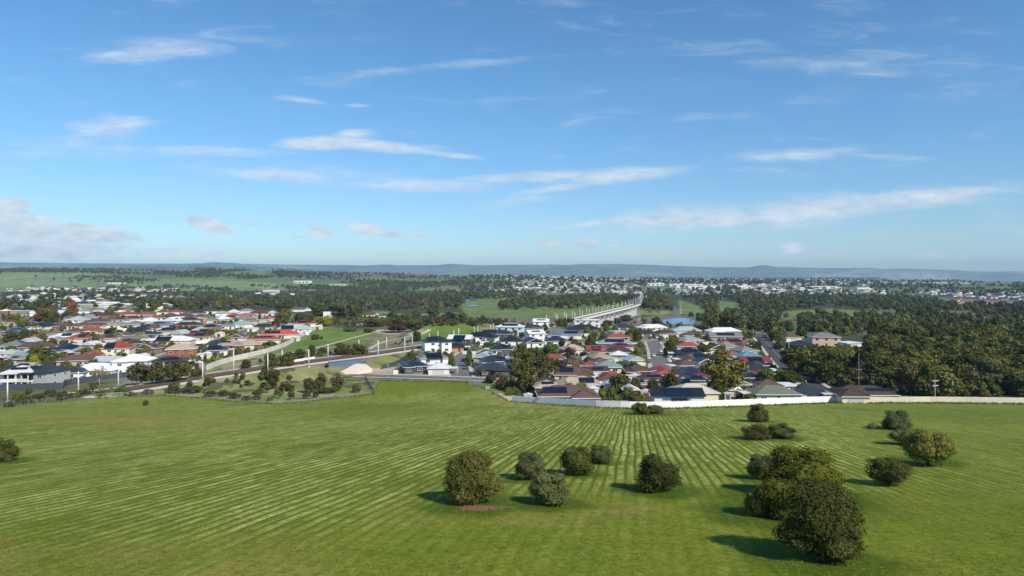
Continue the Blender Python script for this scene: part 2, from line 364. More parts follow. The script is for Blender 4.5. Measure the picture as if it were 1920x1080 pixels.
paint(Uc > 1490, WOODF); paint((Y > 600) & (Uc > 560), SCRUB); paint((Y > 900) & (Uc > 430), WOODF); paint((Y > 1000) & (Uc < 430), SUB)
paint((Y > 1900), OLIVEH); paint((Y > 2000) & (Uc < 1000), HILL); paint(Y > 4300, OLIVEH); paint(Y > 8600, FARH)
POLYS = [(WOODF, [(0, 545), (900, 545), (900, 590), (420, 586), (250, 580), (250, 560), (0, 570)]),
         (HILL, [(-400, 506), (700, 512), (700, 536), (430, 541), (200, 546), (-400, 549)]), (OLIVEH, [(300, 500), (620, 510), (900, 540), (700, 545), (420, 525), (180, 520), (220, 505)]),
         (PLOUGH, [(640, 514), (760, 512), (850, 517), (760, 522), (650, 516)]), (PLOUGH, [(270, 505), (340, 503), (340, 508), (280, 510)]),
         (HILL, [(620, 520), (900, 520), (1000, 540), (880, 548), (700, 536)]),
         (FLAT, [(700, 581), (760, 588), (870, 586), (862, 573), (880, 562), (990, 556), (1000, 572), (1180, 566), (1185, 590), (1050, 596), (900, 596), (700, 590)]),
         (FLAT, [(1195, 585), (1275, 582), (1278, 589), (1190, 592)]), (FLAT, [(1270, 562), (1310, 574), (1330, 590), (1275, 590)]),
         (MUD, [(880, 596), (1040, 598), (1110, 606), (1250, 590), (1310, 592), (1330, 612), (1200, 622), (1000, 612), (900, 606)]),
         (FLAT, [(1460, 592), (1478, 583), (1560, 578), (1700, 589), (1660, 595), (1540, 592), (1470, 600)]), (FLAT, [(1455, 602), (1500, 600), (1505, 622), (1470, 628)]),
         (OLIVEH, [(1640, 580), (1820, 583), (1850, 590), (1790, 603), (1780, 595), (1720, 585), (1640, 586)]), (FLAT, [(1345, 563), (1385, 567), (1390, 582), (1345, 590)]),
         (PLOUGH, [(1690, 552), (1800, 560), (1880, 562), (1960, 568), (1820, 570), (1740, 560)]), (FLAT, [(1680, 550), (1720, 552), (1800, 566), (1740, 566)]), (DIRT, [(1790, 568), (2000, 567), (2000, 574), (1800, 574)]),
         (DIRT, [(1100, 522), (1200, 522), (1230, 526), (1110, 525)]), (DIRT, [(1270, 524), (1330, 523), (1360, 526), (1280, 527)]), (DIRT, [(1640, 528), (1820, 529), (1815, 532), (1660, 532)]),
         (BANK, [(430, 770), (360, 745), (250, 740), (250, 728), (420, 700), (600, 686), (640, 690), (720, 706), (705, 716), (700, 745), (560, 760)]),
         (SCRUB, [(-300, 800), (-300, 730), (0, 730), (160, 722), (250, 724), (300, 742), (150, 752), (0, 768)]),
         (BANK, [(640, 690), (720, 668), (800, 655), (790, 668), (740, 690), (700, 700)]), (DIRT, [(655, 700), (690, 692), (740, 690), (738, 704), (690, 706)]),
         (BANK, [(360, 712), (430, 690), (500, 677), (600, 668), (760, 640), (930, 618), (930, 600), (760, 600), (700, 640), (600, 655), (480, 670), (400, 690)]),
         (PARK, [(395, 692), (450, 676), (520, 658), (575, 632), (605, 613), (650, 614), (720, 622), (700, 632), (610, 650), (560, 660), (470, 672)]),
         (SCRUB, [(600, 612), (620, 596), (700, 590), (860, 598), (900, 606), (780, 616), (720, 622), (650, 615)]), (DIRT, [(690, 622), (715, 619), (770, 622), (775, 627), (720, 627)]), (DIRT, [(655, 606), (700, 596), (720, 597), (680, 612)]),
         (PARK, [(775, 640), (800, 612), (840, 604), (890, 607), (905, 622), (860, 640)]), (PAVE, [(735, 703), (745, 698), (860, 698), (905, 705), (960, 712), (960, 716), (735, 706)]),
         (PARK, [(890, 718), (1000, 718), (990, 740), (930, 735)]), (DIRT, [(930, 738), (960, 740), (965, 756), (930, 748)]),
         (PARK, [(1450, 660), (1490, 664), (1492, 674), (1462, 674)]), (PARK, [(250, 650), (310, 648), (312, 658), (258, 662)])]
for col, pl in POLYS: paint(inpoly(uw, vw, pl), col)
# patchiness of the ground; far-hill patches also paint in sunlit and dark relief
pat = np.clip(.5 + .5 * vn(X, Y, 45, 21) + .35 * vn(X, Y, 17, 22), 0, 1)
far = (Y > 8600); k = far[..., None] * np.clip(vn(X, Y, 900, 23) + .6 * vn(X, Y, 380, 24), 0, 1)[..., None]; C = C * (1 - .6 * k) + np.array((.40, .42, .32)) * .6 * k
hm = ((Y > 1900) & (Y < 4300))[..., None]; C = np.where(hm, C * (1 + .28 * vn(X, Y, 420, 34) + .16 * vn(X, Y, 150, 35))[..., None] * (1 + np.array((.10, 0, .05)) * vn(X, Y, 260, 36)[..., None]), C)
subm = np.all(np.abs(C - np.array(SUB)) < 1e-6, axis=-1); g = (subm & (vn(X, Y, 16, 25) > .25))[..., None]; C = np.where(g, np.array((.14, .165, .05)), C)
bk = np.all(np.abs(C - np.array(BANK)) < 1e-6, axis=-1)[..., None]; pb = np.clip(.35 + .9 * vn(X, Y, 13, 27) + .5 * vn(X, Y, 4.5, 28), 0, 1)[..., None]; C = np.where(bk, C * (1 - pb) + np.array((.16, .20, .045)) * pb, C); dk = (vn(X, Y, 6, 29) + .5 * vn(X, Y, 2.5, 30) > .45)[..., None]; C = np.where(bk & dk, np.array((.10, .095, .055)), C)
C = C * (1 + .18 * nz1 + .12 * nz2)[..., None]
def grid_faces(nr, nc):
    i = np.arange(nr * nc).reshape(nr, nc); return np.stack([i[:-1, :-1], i[:-1, 1:], i[1:, 1:], i[1:, :-1]], -1).reshape(-1, 4)
def colour_attr(me, cols):
    at = me.color_attributes.new('cover', 'FLOAT_COLOR', 'POINT'); c = np.ones((len(cols), 4), np.float32); c[:, :3] = cols; at.data.foreach_set('color', c.ravel())
def ground_mat():
    m, t, o = new_mat('ground cover'); at = t.node('ShaderNodeVertexColor', layer_name='cover'); tcn = t.node('ShaderNodeTexCoord'); p = tcn.outputs['Object']
    n1 = t.noise(p, .9, 4, .65); n2 = t.noise(p, .11, 4, .6); n3 = t.noise(p, .012, 3, .6)
    f = t.m('ADD', t.m('ADD', t.m('MULTIPLY_ADD', n1, .7, .65 - .3), t.m('MULTIPLY_ADD', n2, .9, -.45)), t.m('MULTIPLY_ADD', n3, .6, 0.0))
    mu = t.node('ShaderNodeVectorMath', operation='MULTIPLY'); t.l.new(at.outputs[0], mu.inputs[0]); t.l.new(t.comb(f, f, f), mu.inputs[1])
    bsdf(t, o, mu.outputs[0], .9, t.m('ADD', n1, t.m('MULTIPLY', n2, 3)), 0, .1, .35, .6); return m
me = fast_mesh('terrain', np.stack([X, Y, Zt], -1).reshape(-1, 3), grid_faces(*X.shape), [ground_mat()], None, True)
colour_attr(me, C.reshape(-1, 3)); struct('terrain', me)

# ------------------------------------------------------------------ the mown field
FAN = raw3(1190, 716, 0); _s = .13
_d = (H - _s * 217) / ((716 - HOR) / F - _s); FANC = ((1190 - 960) / F * _d, _d)
BUSH_SPOTS = [(885, 948, 3.4), (993, 900, 2.4), (1030, 946, 2.6), (1082, 890, 2.6), (1123, 868, 2.2), (1235, 920, 3.2), (1421, 790, 3.6), (1418, 823, 3.4), (1465, 822, 3.4), (1215, 777, 5.0), (1680, 805, 4.0), (1690, 832, 3), (1490, 935, 5.6), (1455, 966, 4.5), (8, 866, 3), (1425, 898, 2.6), (1538, 1055, 3.6), (1745, 866, 3.4)]
def field_mat():
    m, t, o = new_mat('mown grass'); tcn = t.node('ShaderNodeTexCoord'); p = tcn.outputs['Object']; x, y, z = t.sep(p)
    n_big = t.noise(p, .022, 3, .55); n_mid = t.noise(p, .16, 4, .6); n_fin = t.noise(p, 2.2, 4, .7); n_blade = t.noise(p, 9.0, 2, .7)
    wob = t.m('MULTIPLY_ADD', t.noise(p, .035, 2), 1.5, -.75)
    ang = t.m('ARCTAN2', t.m('SUBTRACT', t.m('ADD', x, wob), FANC[0]), t.m('SUBTRACT', FANC[1], y))       # mower swaths, slightly fanned
    ph = t.m('MULTIPLY', ang, 400.0); fr = t.m('FRACT', ph); cell = t.m('FLOOR', ph)
    tri = t.m('PINGPONG', fr, .5)
    gap = t.rng(tri, .0, .16, 1, 0, True)                                   # dark wheel line between swaths
    rowrnd = t.noise(t.comb(t.m('MULTIPLY', cell, 7.31), t.m('MULTIPLY', y, .055)), 1.0, 3, .7)
    dash = t.noise(t.comb(t.m('MULTIPLY', ang, 520.0), t.m('MULTIPLY', y, .34)), 1.0, 4, .7)
    at = t.node('ShaderNodeVertexColor', layer_name='cover'); r, gg, b = t.sep(at.outputs[0])   # r: swath strength, g: uncut, b: dry
    clip = t.m('MULTIPLY', t.rng(t.m('ADD', t.m('MULTIPLY', dash, .6), t.m('MULTIPLY', rowrnd, .55)), .46, .74, 0, 1, True), t.rng(tri, .1, .3, 0, 1, True))
    clip = t.m('MULTIPLY', clip, t.m('MULTIPLY', r, t.rng(t.noise(p, .045, 4, .65), .28, .52, .45, 1.0, True)))
    base = t.mix(t.rng(n_big, .3, .7), (.092, .136, .008), (.152, .194, .014))
    base = t.mix(t.rng(n_mid, .35, .75, 0, .6), base, (.185, .185, .022))
    base = t.mix(t.m('MULTIPLY', b, t.rng(n_mid, .25, .6)), base, (.25, .20, .05))
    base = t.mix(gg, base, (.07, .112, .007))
    c = t.mix(clip, base, (.41, .445, .135))
    c = t.mix(t.m('MULTIPLY', t.m('MULTIPLY', gap, r), .5), c, (.042, .06, .005))
    n_pat = t.noise(p, .55, 3, .6)
    fv = t.m('ADD', t.m('ADD', t.m('MULTIPLY_ADD', n_fin, 1.3, .35), t.m('MULTIPLY_ADD', n_blade, 1.0, -.5)), t.m('MULTIPLY_ADD', n_pat, .7, -.35))
    mu = t.node('ShaderNodeVectorMath', operation='MULTIPLY'); t.l.new(c, mu.inputs[0]); t.l.new(t.comb(fv, fv, fv), mu.inputs[1])
    h = t.m('ADD', t.m('ADD', n_fin, t.m('MULTIPLY', n_blade, .6)), t.m('MULTIPLY', t.m('MULTIPLY', tri, r), 1.4))
    bsdf(t, o, mu.outputs[0], .9, h, 0, .08, .12, .6); return m
def build_field():
    cols = np.arange(-900, 2901, 5.0); fe = np.interp(cols, FX, FY); fd = PP(cols, fe)[:, 1]; n = 230
    inv = np.linspace(0, 1, n)[:, None]
    Yf = 1.0 / ((1 - inv) / 24.0 + inv / fd[None, :]); Xf = (cols[None, :] - 960) / F * Yf; Zf = gz(Xf, Yf) + .06
    V2 = HOR + F * (H - Zf) / Yf; U2 = np.broadcast_to(cols[None, :], V2.shape)
    st = ss(1045, 950, V2 + 85 * ss(560, 960, U2) + 16 * vn(Xf, Yf, 9, 31)) * .85 + .15
    st = st * (1 - .75 * np.exp(-((U2 - 690) / 130) ** 2 - ((V2 - 768) / 16) ** 2)) * (1 - .8 * inpoly(U2, V2, [(690, 700), (905, 705), (880, 733), (700, 742)]))
    st = st * (.55 + .45 * ss(1750, 1480, U2)) * (1 - .6 * np.exp(-((U2 - 230) / 200) ** 2 - ((V2 - 785) / 14) ** 2))
    un = np.zeros(V2.shape); 
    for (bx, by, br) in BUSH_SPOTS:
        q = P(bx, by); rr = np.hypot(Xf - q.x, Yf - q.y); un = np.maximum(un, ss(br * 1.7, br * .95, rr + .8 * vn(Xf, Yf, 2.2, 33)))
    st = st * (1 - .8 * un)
    dry = np.exp(-((U2 - 230) / 220) ** 2 - ((V2 - 787) / 13) ** 2) + .9 * inpoly(U2, V2, [(905, 738), (990, 750), (1300, 764), (1300, 770), (960, 764), (900, 752)]) + .8 * np.exp(-((U2 - 950) / 190) ** 2 - ((V2 - 972) / 16) ** 2) + .8 * np.exp(-((U2 - 1160) / 120) ** 2 - ((V2 - 955) / 10) ** 2) + .6 * ss(990, 1040, V2) * ss(800, 400, U2)
    me = fast_mesh('field', np.stack([Xf, Yf, Zf], -1).reshape(-1, 3), grid_faces(*Xf.shape), [field_mat()], None, True)
    colour_attr(me, np.stack([st, np.clip(un, 0, 1), np.clip(dry, 0, 1)], -1).reshape(-1, 3)); struct('field', me)
build_field()

# ------------------------------------------------------------------ water
def water_mat(name, col, sc):
    m, t, o = new_mat(name); tcn = t.node('ShaderNodeTexCoord'); n = t.noise(tcn.outputs['Object'], sc, 3)
    bsdf(t, o, col, .16, n, 0, .5, .12, .45); return m
m_water = water_mat('river water', S(40, 96, 150), 1.1); m_sea = water_mat('sea water', S(52, 98, 140), .05)
def water(name, poly, z, mat):
    pts = [raw3(u, v, z) for (u, v) in poly]; pts = smooth_line(pts + pts[:1], 2)[:-1]
    b = MB(); b.poly(pts); return struct(name, b.mesh(name, [mat]))
water('lake', [(1240, 601), (1250, 597.5), (1272, 596), (1290, 596.5), (1306, 601), (1298, 607), (1304, 611), (1285, 615), (1262, 614), (1250, 610), (1243, 605)], -13.2, m_water)
water('river', [(864, 564.5), (872, 561.5), (890, 560), (897, 560.8), (882, 563), (872, 566)], -13.2, m_water)
water('river', [(874, 573.5), (884, 571.5), (899, 572), (899, 573.5), (886, 574.5), (876, 575)], -13.2, m_water)
b = MB(); b.poly([(2300, 4600, -26), (13000, 4600, -26), (19000, 10300, -26), (4200, 10300, -26)]); struct('sea', b.mesh('sea', [m_sea]))

# ------------------------------------------------------------------ roads, paths
def asphalt_mat(name, col):
    m, t, o = new_mat(name); c, oc, n2 = wear(t, col, .2, .12, .02); bsdf(t, o, c, .85, n2, 0, .2, .01, .4); return m
m_road = asphalt_mat('asphalt', S(112, 108, 106)); m_road2 = asphalt_mat('dark asphalt', S(74, 74, 78)); m_dirt = asphalt_mat('dirt path', S(190, 172, 142)); m_foot = asphalt_mat('footpath concrete', S(188, 178, 162)); m_line = plain('road paint', S(228, 226, 218), .6)
def world_line(px, it=2): return smooth_line([tuple(P(u, v)) for (u, v) in px], it)
def resample(p, step):
    seg = np.hypot(*np.diff(p[:, :2], axis=0).T); s = np.concatenate([[0], np.cumsum(seg)]); n = max(2, int(s[-1] / step) + 1); q = np.linspace(0, s[-1], n)
    return np.stack([np.interp(q, s, p[:, i]) for i in range(p.shape[1])], 1)
def offset_line(p, o):
    t = np.gradient(p[:, :2], axis=0); t /= np.linalg.norm(t, axis=1)[:, None] + 1e-9; return p[:, :2] + np.stack([t[:, 1], -t[:, 0]], 1) * o     # + is to the right of travel
def ribbon_mesh(name, p, o0, o1, lift, mat, follow=True, n=5, thick=0.0):
    offs = np.linspace(o0, o1, n); V = []
    for o in offs:
        q = offset_line(p, o); z = (gz(q[:, 0], q[:, 1]) if follow else p[:, 2]) + lift; V.append(np.stack([q[:, 0], q[:, 1], z], 1))
    V = np.stack(V, 1); nr = len(p); return fast_mesh(name, V.reshape(-1, 3), grid_faces(nr, n)[:, ::-1], [mat], None, True)
ROADS = []
def road(name, px, width, mat=None, kerb=True, lift=.12, line=False):
    p = resample(world_line(px), 3.0); h = width / 2; ROADS.append((p, h + 1.2))
    o = struct(name, ribbon_mesh(name, p, -h, h, lift, mat or m_road))
    if kerb:
        for s in (-1, 1):
            b = MB(); a = offset_line(p, s * h); c = offset_line(p, s * (h + .3)); d = offset_line(p, s * (h + 1.6)); za = gz(a[:, 0], a[:, 1]) + lift
            for i in range(len(p) - 1):
                b.poly([(*a[i], za[i] - .1), (*a[i + 1], za[i + 1] - .1), (*a[i + 1], za[i + 1] + .14), (*a[i], za[i] + .14)])
                b.poly([(*a[i], za[i] + .14), (*a[i + 1], za[i + 1] + .14), (*c[i + 1], za[i + 1] + .14), (*c[i], za[i] + .14)])
                b.poly([(*c[i], za[i] + .14), (*c[i + 1], za[i + 1] + .14), (*d[i + 1], za[i + 1] + .12), (*d[i], za[i] + .12)])
            k = link('kerb', b.mesh('kerb', [m_foot]), o)
    if line:
        b = MB(); a = offset_line(p, -.08); c = offset_line(p, .08); z = gz(a[:, 0], a[:, 1]) + lift + .02
        for i in range(0, len(p) - 1, 2): b.poly([(*a[i], z[i]), (*c[i], z[i]), (*c[i + 1], z[i + 1]), (*a[i + 1], z[i + 1])])
        link('centre_line', b.mesh('centre_line', [m_line]), o)
    return p
road('road', [(672, 704), (720, 706), (800, 708), (880, 711), (940, 714), (985, 717)], 7.5, line=True)
road('side_street', [(866, 708), (862, 698), (860, 686), (862, 674), (872, 664), (888, 656), (905, 652)], 8.0)
road('side_street', [(1243, 706), (1240, 692), (1236, 672), (1230, 655), (1224, 641)], 7.6)
road('side_street', [(1196, 640), (1224, 639), (1262, 638)], 7)
road('side_street', [(1424, 630), (1440, 645), (1456, 664), (1476, 686), (1500, 708), (1530, 730)], 8.5, m_road2, line=True)
road('side_street', [(262, 684), (290, 674), (330, 662), (372, 648), (400, 641), (432, 631), (462, 620), (500, 606)], 7.5)
road('side_street', [(372, 648), (350, 640), (340, 634)], 7)
road('side_street', [(1262, 602), (1272, 590), (1262, 577), (1252, 566), (1240, 557)], 9, kerb=False)
road('path', [(440, 676), (500, 667), (560, 660), (595, 652), (640, 640), (680, 629), (712, 621)], 2.6, m_dirt, False)
road('path', [(692, 655), (712, 643), (740, 635), (770, 630), (792, 627), (806, 618)], 2.4, m_foot, False)

# ------------------------------------------------------------------ plants
def quads_at(P0, N, size, aspect, r):
    n = len(P0); N = N / (np.linalg.norm(N, axis=1)[:, None] + 1e-9); t = np.cross(N, r.normal(size=(n, 3))); t /= np.linalg.norm(t, axis=1)[:, None] + 1e-9; bt = np.cross(N, t)
    a = t * (size * aspect)[:, None]; b = bt * size[:, None]; nn = N * (size * .35)[:, None]
    V = np.stack([P0 - a, P0 - b * .8 + nn, P0 + a, P0 + b * .8 + nn], 1); return V.reshape(-1, 3)
def crown_mesh(name, lobes, n, leaf, seed, up=.25, core=.66, thin=0.0, mat=None):
    r = np.random.default_rng(seed); L = np.array(lobes, float); wgt = (L[:, 3] * L[:, 4] + L[:, 3] * L[:, 5]); k = r.choice(len(L), n, p=wgt / wgt.sum())
    dr = r.normal(size=(n, 3)); dr /= np.linalg.norm(dr, axis=1)[:, None]; rad = .78 + .27 * r.random(n) ** 1.3
    clump = 1 + .2 * np.sin(dr[:, 0] * 11 + k * 1.7) * np.sin(dr[:, 1] * 10 + k) * np.cos(dr[:, 2] * 9 + seed) + .07 * np.sin(dr[:, 0] * 23 + dr[:, 2] * 19 + k)
    P0 = L[k, :3] + dr * L[k, 3:6] * (rad * clump)[:, None]
    ok = P0[:, 2] > 0.01; inside = np.zeros(n, bool)
    for i in range(len(L)):                                                   # leave out leaves buried deep in another lobe
        q = (((P0 - L[i, :3]) / L[i, 3:6]) ** 2).sum(1); inside |= (q < .5) & (k != i)
    ok &= ~inside
    if thin: ok &= r.random(n) > thin * (vn(P0[:, 0] + seed, P0[:, 1] + P0[:, 2] * 1.7, .16, 5) > .1)
    P0 = P0[ok]; dr = dr[ok]; N = dr / L[k[ok], 3:6] * L[k[ok], 3:6].mean(1)[:, None] + r.normal(size=dr.shape) * .42 + np.array((0, 0, up))
    V = quads_at(P0, N, leaf * (.55 + .9 * r.random(len(P0))), 1.25, r); Fq = np.arange(len(V)).reshape(-1, 4)
    cv, cf = [], []; 
    if core:
        bm = ICO
        for l in L:
            o = len(V) + sum(len(c) for c in cv); jit = 1 + .12 * r.normal(size=(len(bm[0]), 1)); q = bm[0] * jit * l[3:6] * core + l[:3]; q[:, 2] = np.maximum(q[:, 2], .004); cv.append(q); cf.append(np.hstack([bm[1], bm[1][:, :1]]) + o)
        V = np.vstack([V] + cv)
    me = bpy.data.meshes.new(name); faces = [tuple(q) for q in Fq.tolist()]
    for c in cf: faces += [tuple(q[:3]) for q in c.tolist()]
    me.from_pydata(V.tolist(), [], faces); me.materials.append(mat or LEAF['dark green']); me.update(); return me
def make_ico():
    import bmesh
    bm = bmesh.new(); bmesh.ops.create_icosphere(bm, subdivisions=1, radius=1.0); v = np.array([x.co[:] for x in bm.verts]); f = np.array([[q.index for q in x.verts] for x in bm.faces]); bm.free(); return v, f
ICO = make_ico()
def trunk_mesh(name, top, r0, limbs, mat, seed=0, lean=0.0):
    r = random.Random(seed); b = MB(); mid = (lean * .5 + r.uniform(-.02, .02), r.uniform(-.02, .02), top * .5); tp = (lean, 0, top)
    b.tube([(0, 0, -.05), mid, tp], [r0, r0 * .75, r0 * .45], 7)
    for l in limbs:
        s = Vector(mid).lerp(Vector(tp), r.uniform(.1, .9)); e = Vector(l[:3]); b.tube([s, s.lerp(e, .5) + Vector((0, 0, .03)), e], [r0 * .45, r0 * .3, r0 * .14], 5)
    return b.mesh(name, [mat], True)
def rlobes(seed, n, cz, spread, rr, flat=.8, zs=.16):
    r = random.Random(seed); out = []
    for i in range(n):
        a = 2 * math.pi * (i + r.random() * .6) / n; q = spread * r.uniform(.45, 1.0); s = rr * r.uniform(.75, 1.2)
        out.append((math.cos(a) * q, math.sin(a) * q, cz + r.uniform(-zs, zs), s, s, s * flat))
    return out
PROTO = {}
def proto(kind, var, lobes, n, leaf, trunk_top, r0, bark, thin=0.0, core=.66, up=.25):
    c = crown_mesh('crown', lobes, n, leaf, hash((kind, var)) % 1000 if False else sum(map(ord, kind)) + var * 31, up, core, thin)
    t = trunk_mesh('trunk', trunk_top, r0, lobes[:6], bark, var) if trunk_top else None
    PROTO.setdefault(kind, []).append((c, t))
for v in range(4):
    L = rlobes(10 + v, 7, .62, .34, .18, .8, .2) + rlobes(90 + v, 5, .34, .30, .17, .9, .1) + [(0, 0, .84, .19, .19, .15), (.05, 0, .55, .25, .25, .2)]
    proto('gum', v, L, 1700, .034, .6, .03, m_bark, .3, .6)
for v in range(4):
    L = rlobes(30 + v, 7, .50, .30, .20, 1.0, .2) + rlobes(130 + v, 5, .24, .28, .2, 1.0, .06) + [(0, 0, .5, .3, .3, .42), (0.05, .02, .8, .18, .18, .19), (-.16, .05, .74, .15, .15, .15)]
    proto('round', v, L, 1500, .038, .3, .03, m_barkd, .15, .7)
for v in range(3):
    L = rlobes(50 + v, 7, .36, .32, .19, 1.3, .16) + rlobes(150 + v, 4, .6, .2, .16, 1.4, .15) + [(0, 0, .42, .3, .3, .42)]
    proto('shrub', v, L, 1000, .042, .12, .03, m_barkd, .25, .7)
for v in range(2):
    L = [(0, 0, .15 + .14 * i, .42 * (1 - .11 * i), .42 * (1 - .11 * i), .16) for i in range(7)]
    proto('pencil', v, L, 600, .07, .1, .05, m_barkd)
for v in range(2):
    L = rlobes(70 + v, 8, .66, .34, .13, .9, .17); c = crown_mesh('crown', L, 380, .03, 70 + v, .2, 0.0, .3); t = trunk_mesh('trunk', .6, .028, L * 2, m_bark, v); PROTO.setdefault('bare', []).append((c, t))
def palm_proto():
    r = random.Random(5); V = []; Fs = []
    for i in range(26):
        a = 2 * math.pi * i / 26 + r.uniform(-.1, .1); el = r.uniform(.15, 1.15); pts = []
        for k in range(5):
            s = k / 4 * .5; z = .72 + math.sin(el) * s - 1.5 * s * s * r.uniform(.8, 1.2); q = s * math.cos(el) * (1.2 - .1 * k); pts.append((math.cos(a) * q, math.sin(a) * q, z, .05 * (1 - abs(k - 1.5) / 3)))
        n0 = len(V)
        for (x, y, z, hw) in pts: V += [(x - math.sin(a) * hw, y + math.cos(a) * hw, z - hw * .5), (x, y, z), (x + math.sin(a) * hw, y - math.cos(a) * hw, z - hw * .5)]
        for k in range(4):
            for j in (0, 1): q = n0 + 3 * k + j; Fs.append((q, q + 1, q + 4, q + 3))
    me = bpy.data.meshes.new('crown'); me.from_pydata(V, [], Fs); me.materials.append(LEAF['mid green']); me.update()
    PROTO['palm'] = [(me, trunk_mesh('trunk', .72, .045, [], m_barkd, 3))]
palm_proto()
LOOK = {'gum': 'open-crowned gum tree', 'round': 'round leafy tree', 'shrub': 'low shrub', 'pencil': 'slim pencil pine', 'bare': 'half-bare tree', 'palm': 'palm tree'}
NAME = {'gum': 'gum_tree', 'round': 'leafy_tree', 'shrub': 'shrub', 'pencil': 'pencil_pine', 'bare': 'bare_tree', 'palm': 'palm_tree'}
BANDS = [(742, 'front row'), (724, 'second row'), (708, 'third row'), (692, 'fourth row'), (676, 'fifth row'), (660, 'sixth row'), (644, 'seventh row'), (628, 'eighth row'), (612, 'ninth row'), (597, 'tenth row'), (584, 'eleventh row'), (0, 'far end')]
def where(u, v):
    if 455 < u < 760 and v > 640: s = 'railway bank'
    elif 560 < u < 930 and v > 585 and v < 660: s = 'park scrub'
    elif u < 620: s = 'left suburb'
    elif u > 1490: s = 'right-hand wood'
    else: s = 'right suburb'
    for lim, n in BANDS:
        if v >= lim: return f'in {n} of {s}'
pick = random.Random(99)
def tree(u, v, wpx, hpx, kind, col, label=None, cat=None, group=None, name=None, loc=None):
    p = loc or P(u, v); d = p.y; sc = d / F; W = wpx * sc * (1.05 if kind != 'palm' else 1.1); Ht = hpx * sc * 1.03
    t = thing(name or NAME[kind], (p.x, p.y + W * .25, float(gz(p.x, p.y + W * .25)) if v > 560 else p.z), pick.uniform(0, 6.28), label or f'{col} {LOOK[kind]} {where(u, v)}', cat or ('shrub' if kind == 'shrub' else 'tree'), group or {'shrub': 'shrubs about the suburb', 'palm': 'palms in the gardens'}.get(kind, 'trees about the suburb'), (u, v))
    t.scale = (W, W, Ht)
    c, tr = pick.choice(PROTO[kind]); o = link('crown', c, t); setmat(o, LEAF[col])
    if tr: link('trunk', tr, t)
    return t
DG, OG, GG, MG, YG, RB, GO, PB, BG, BA = 'dark green', 'olive green', 'grey-green', 'mid green', 'yellow-green', 'rust-brown', 'golden', 'purple-brown', 'brownish green', 'bare grey-brown'
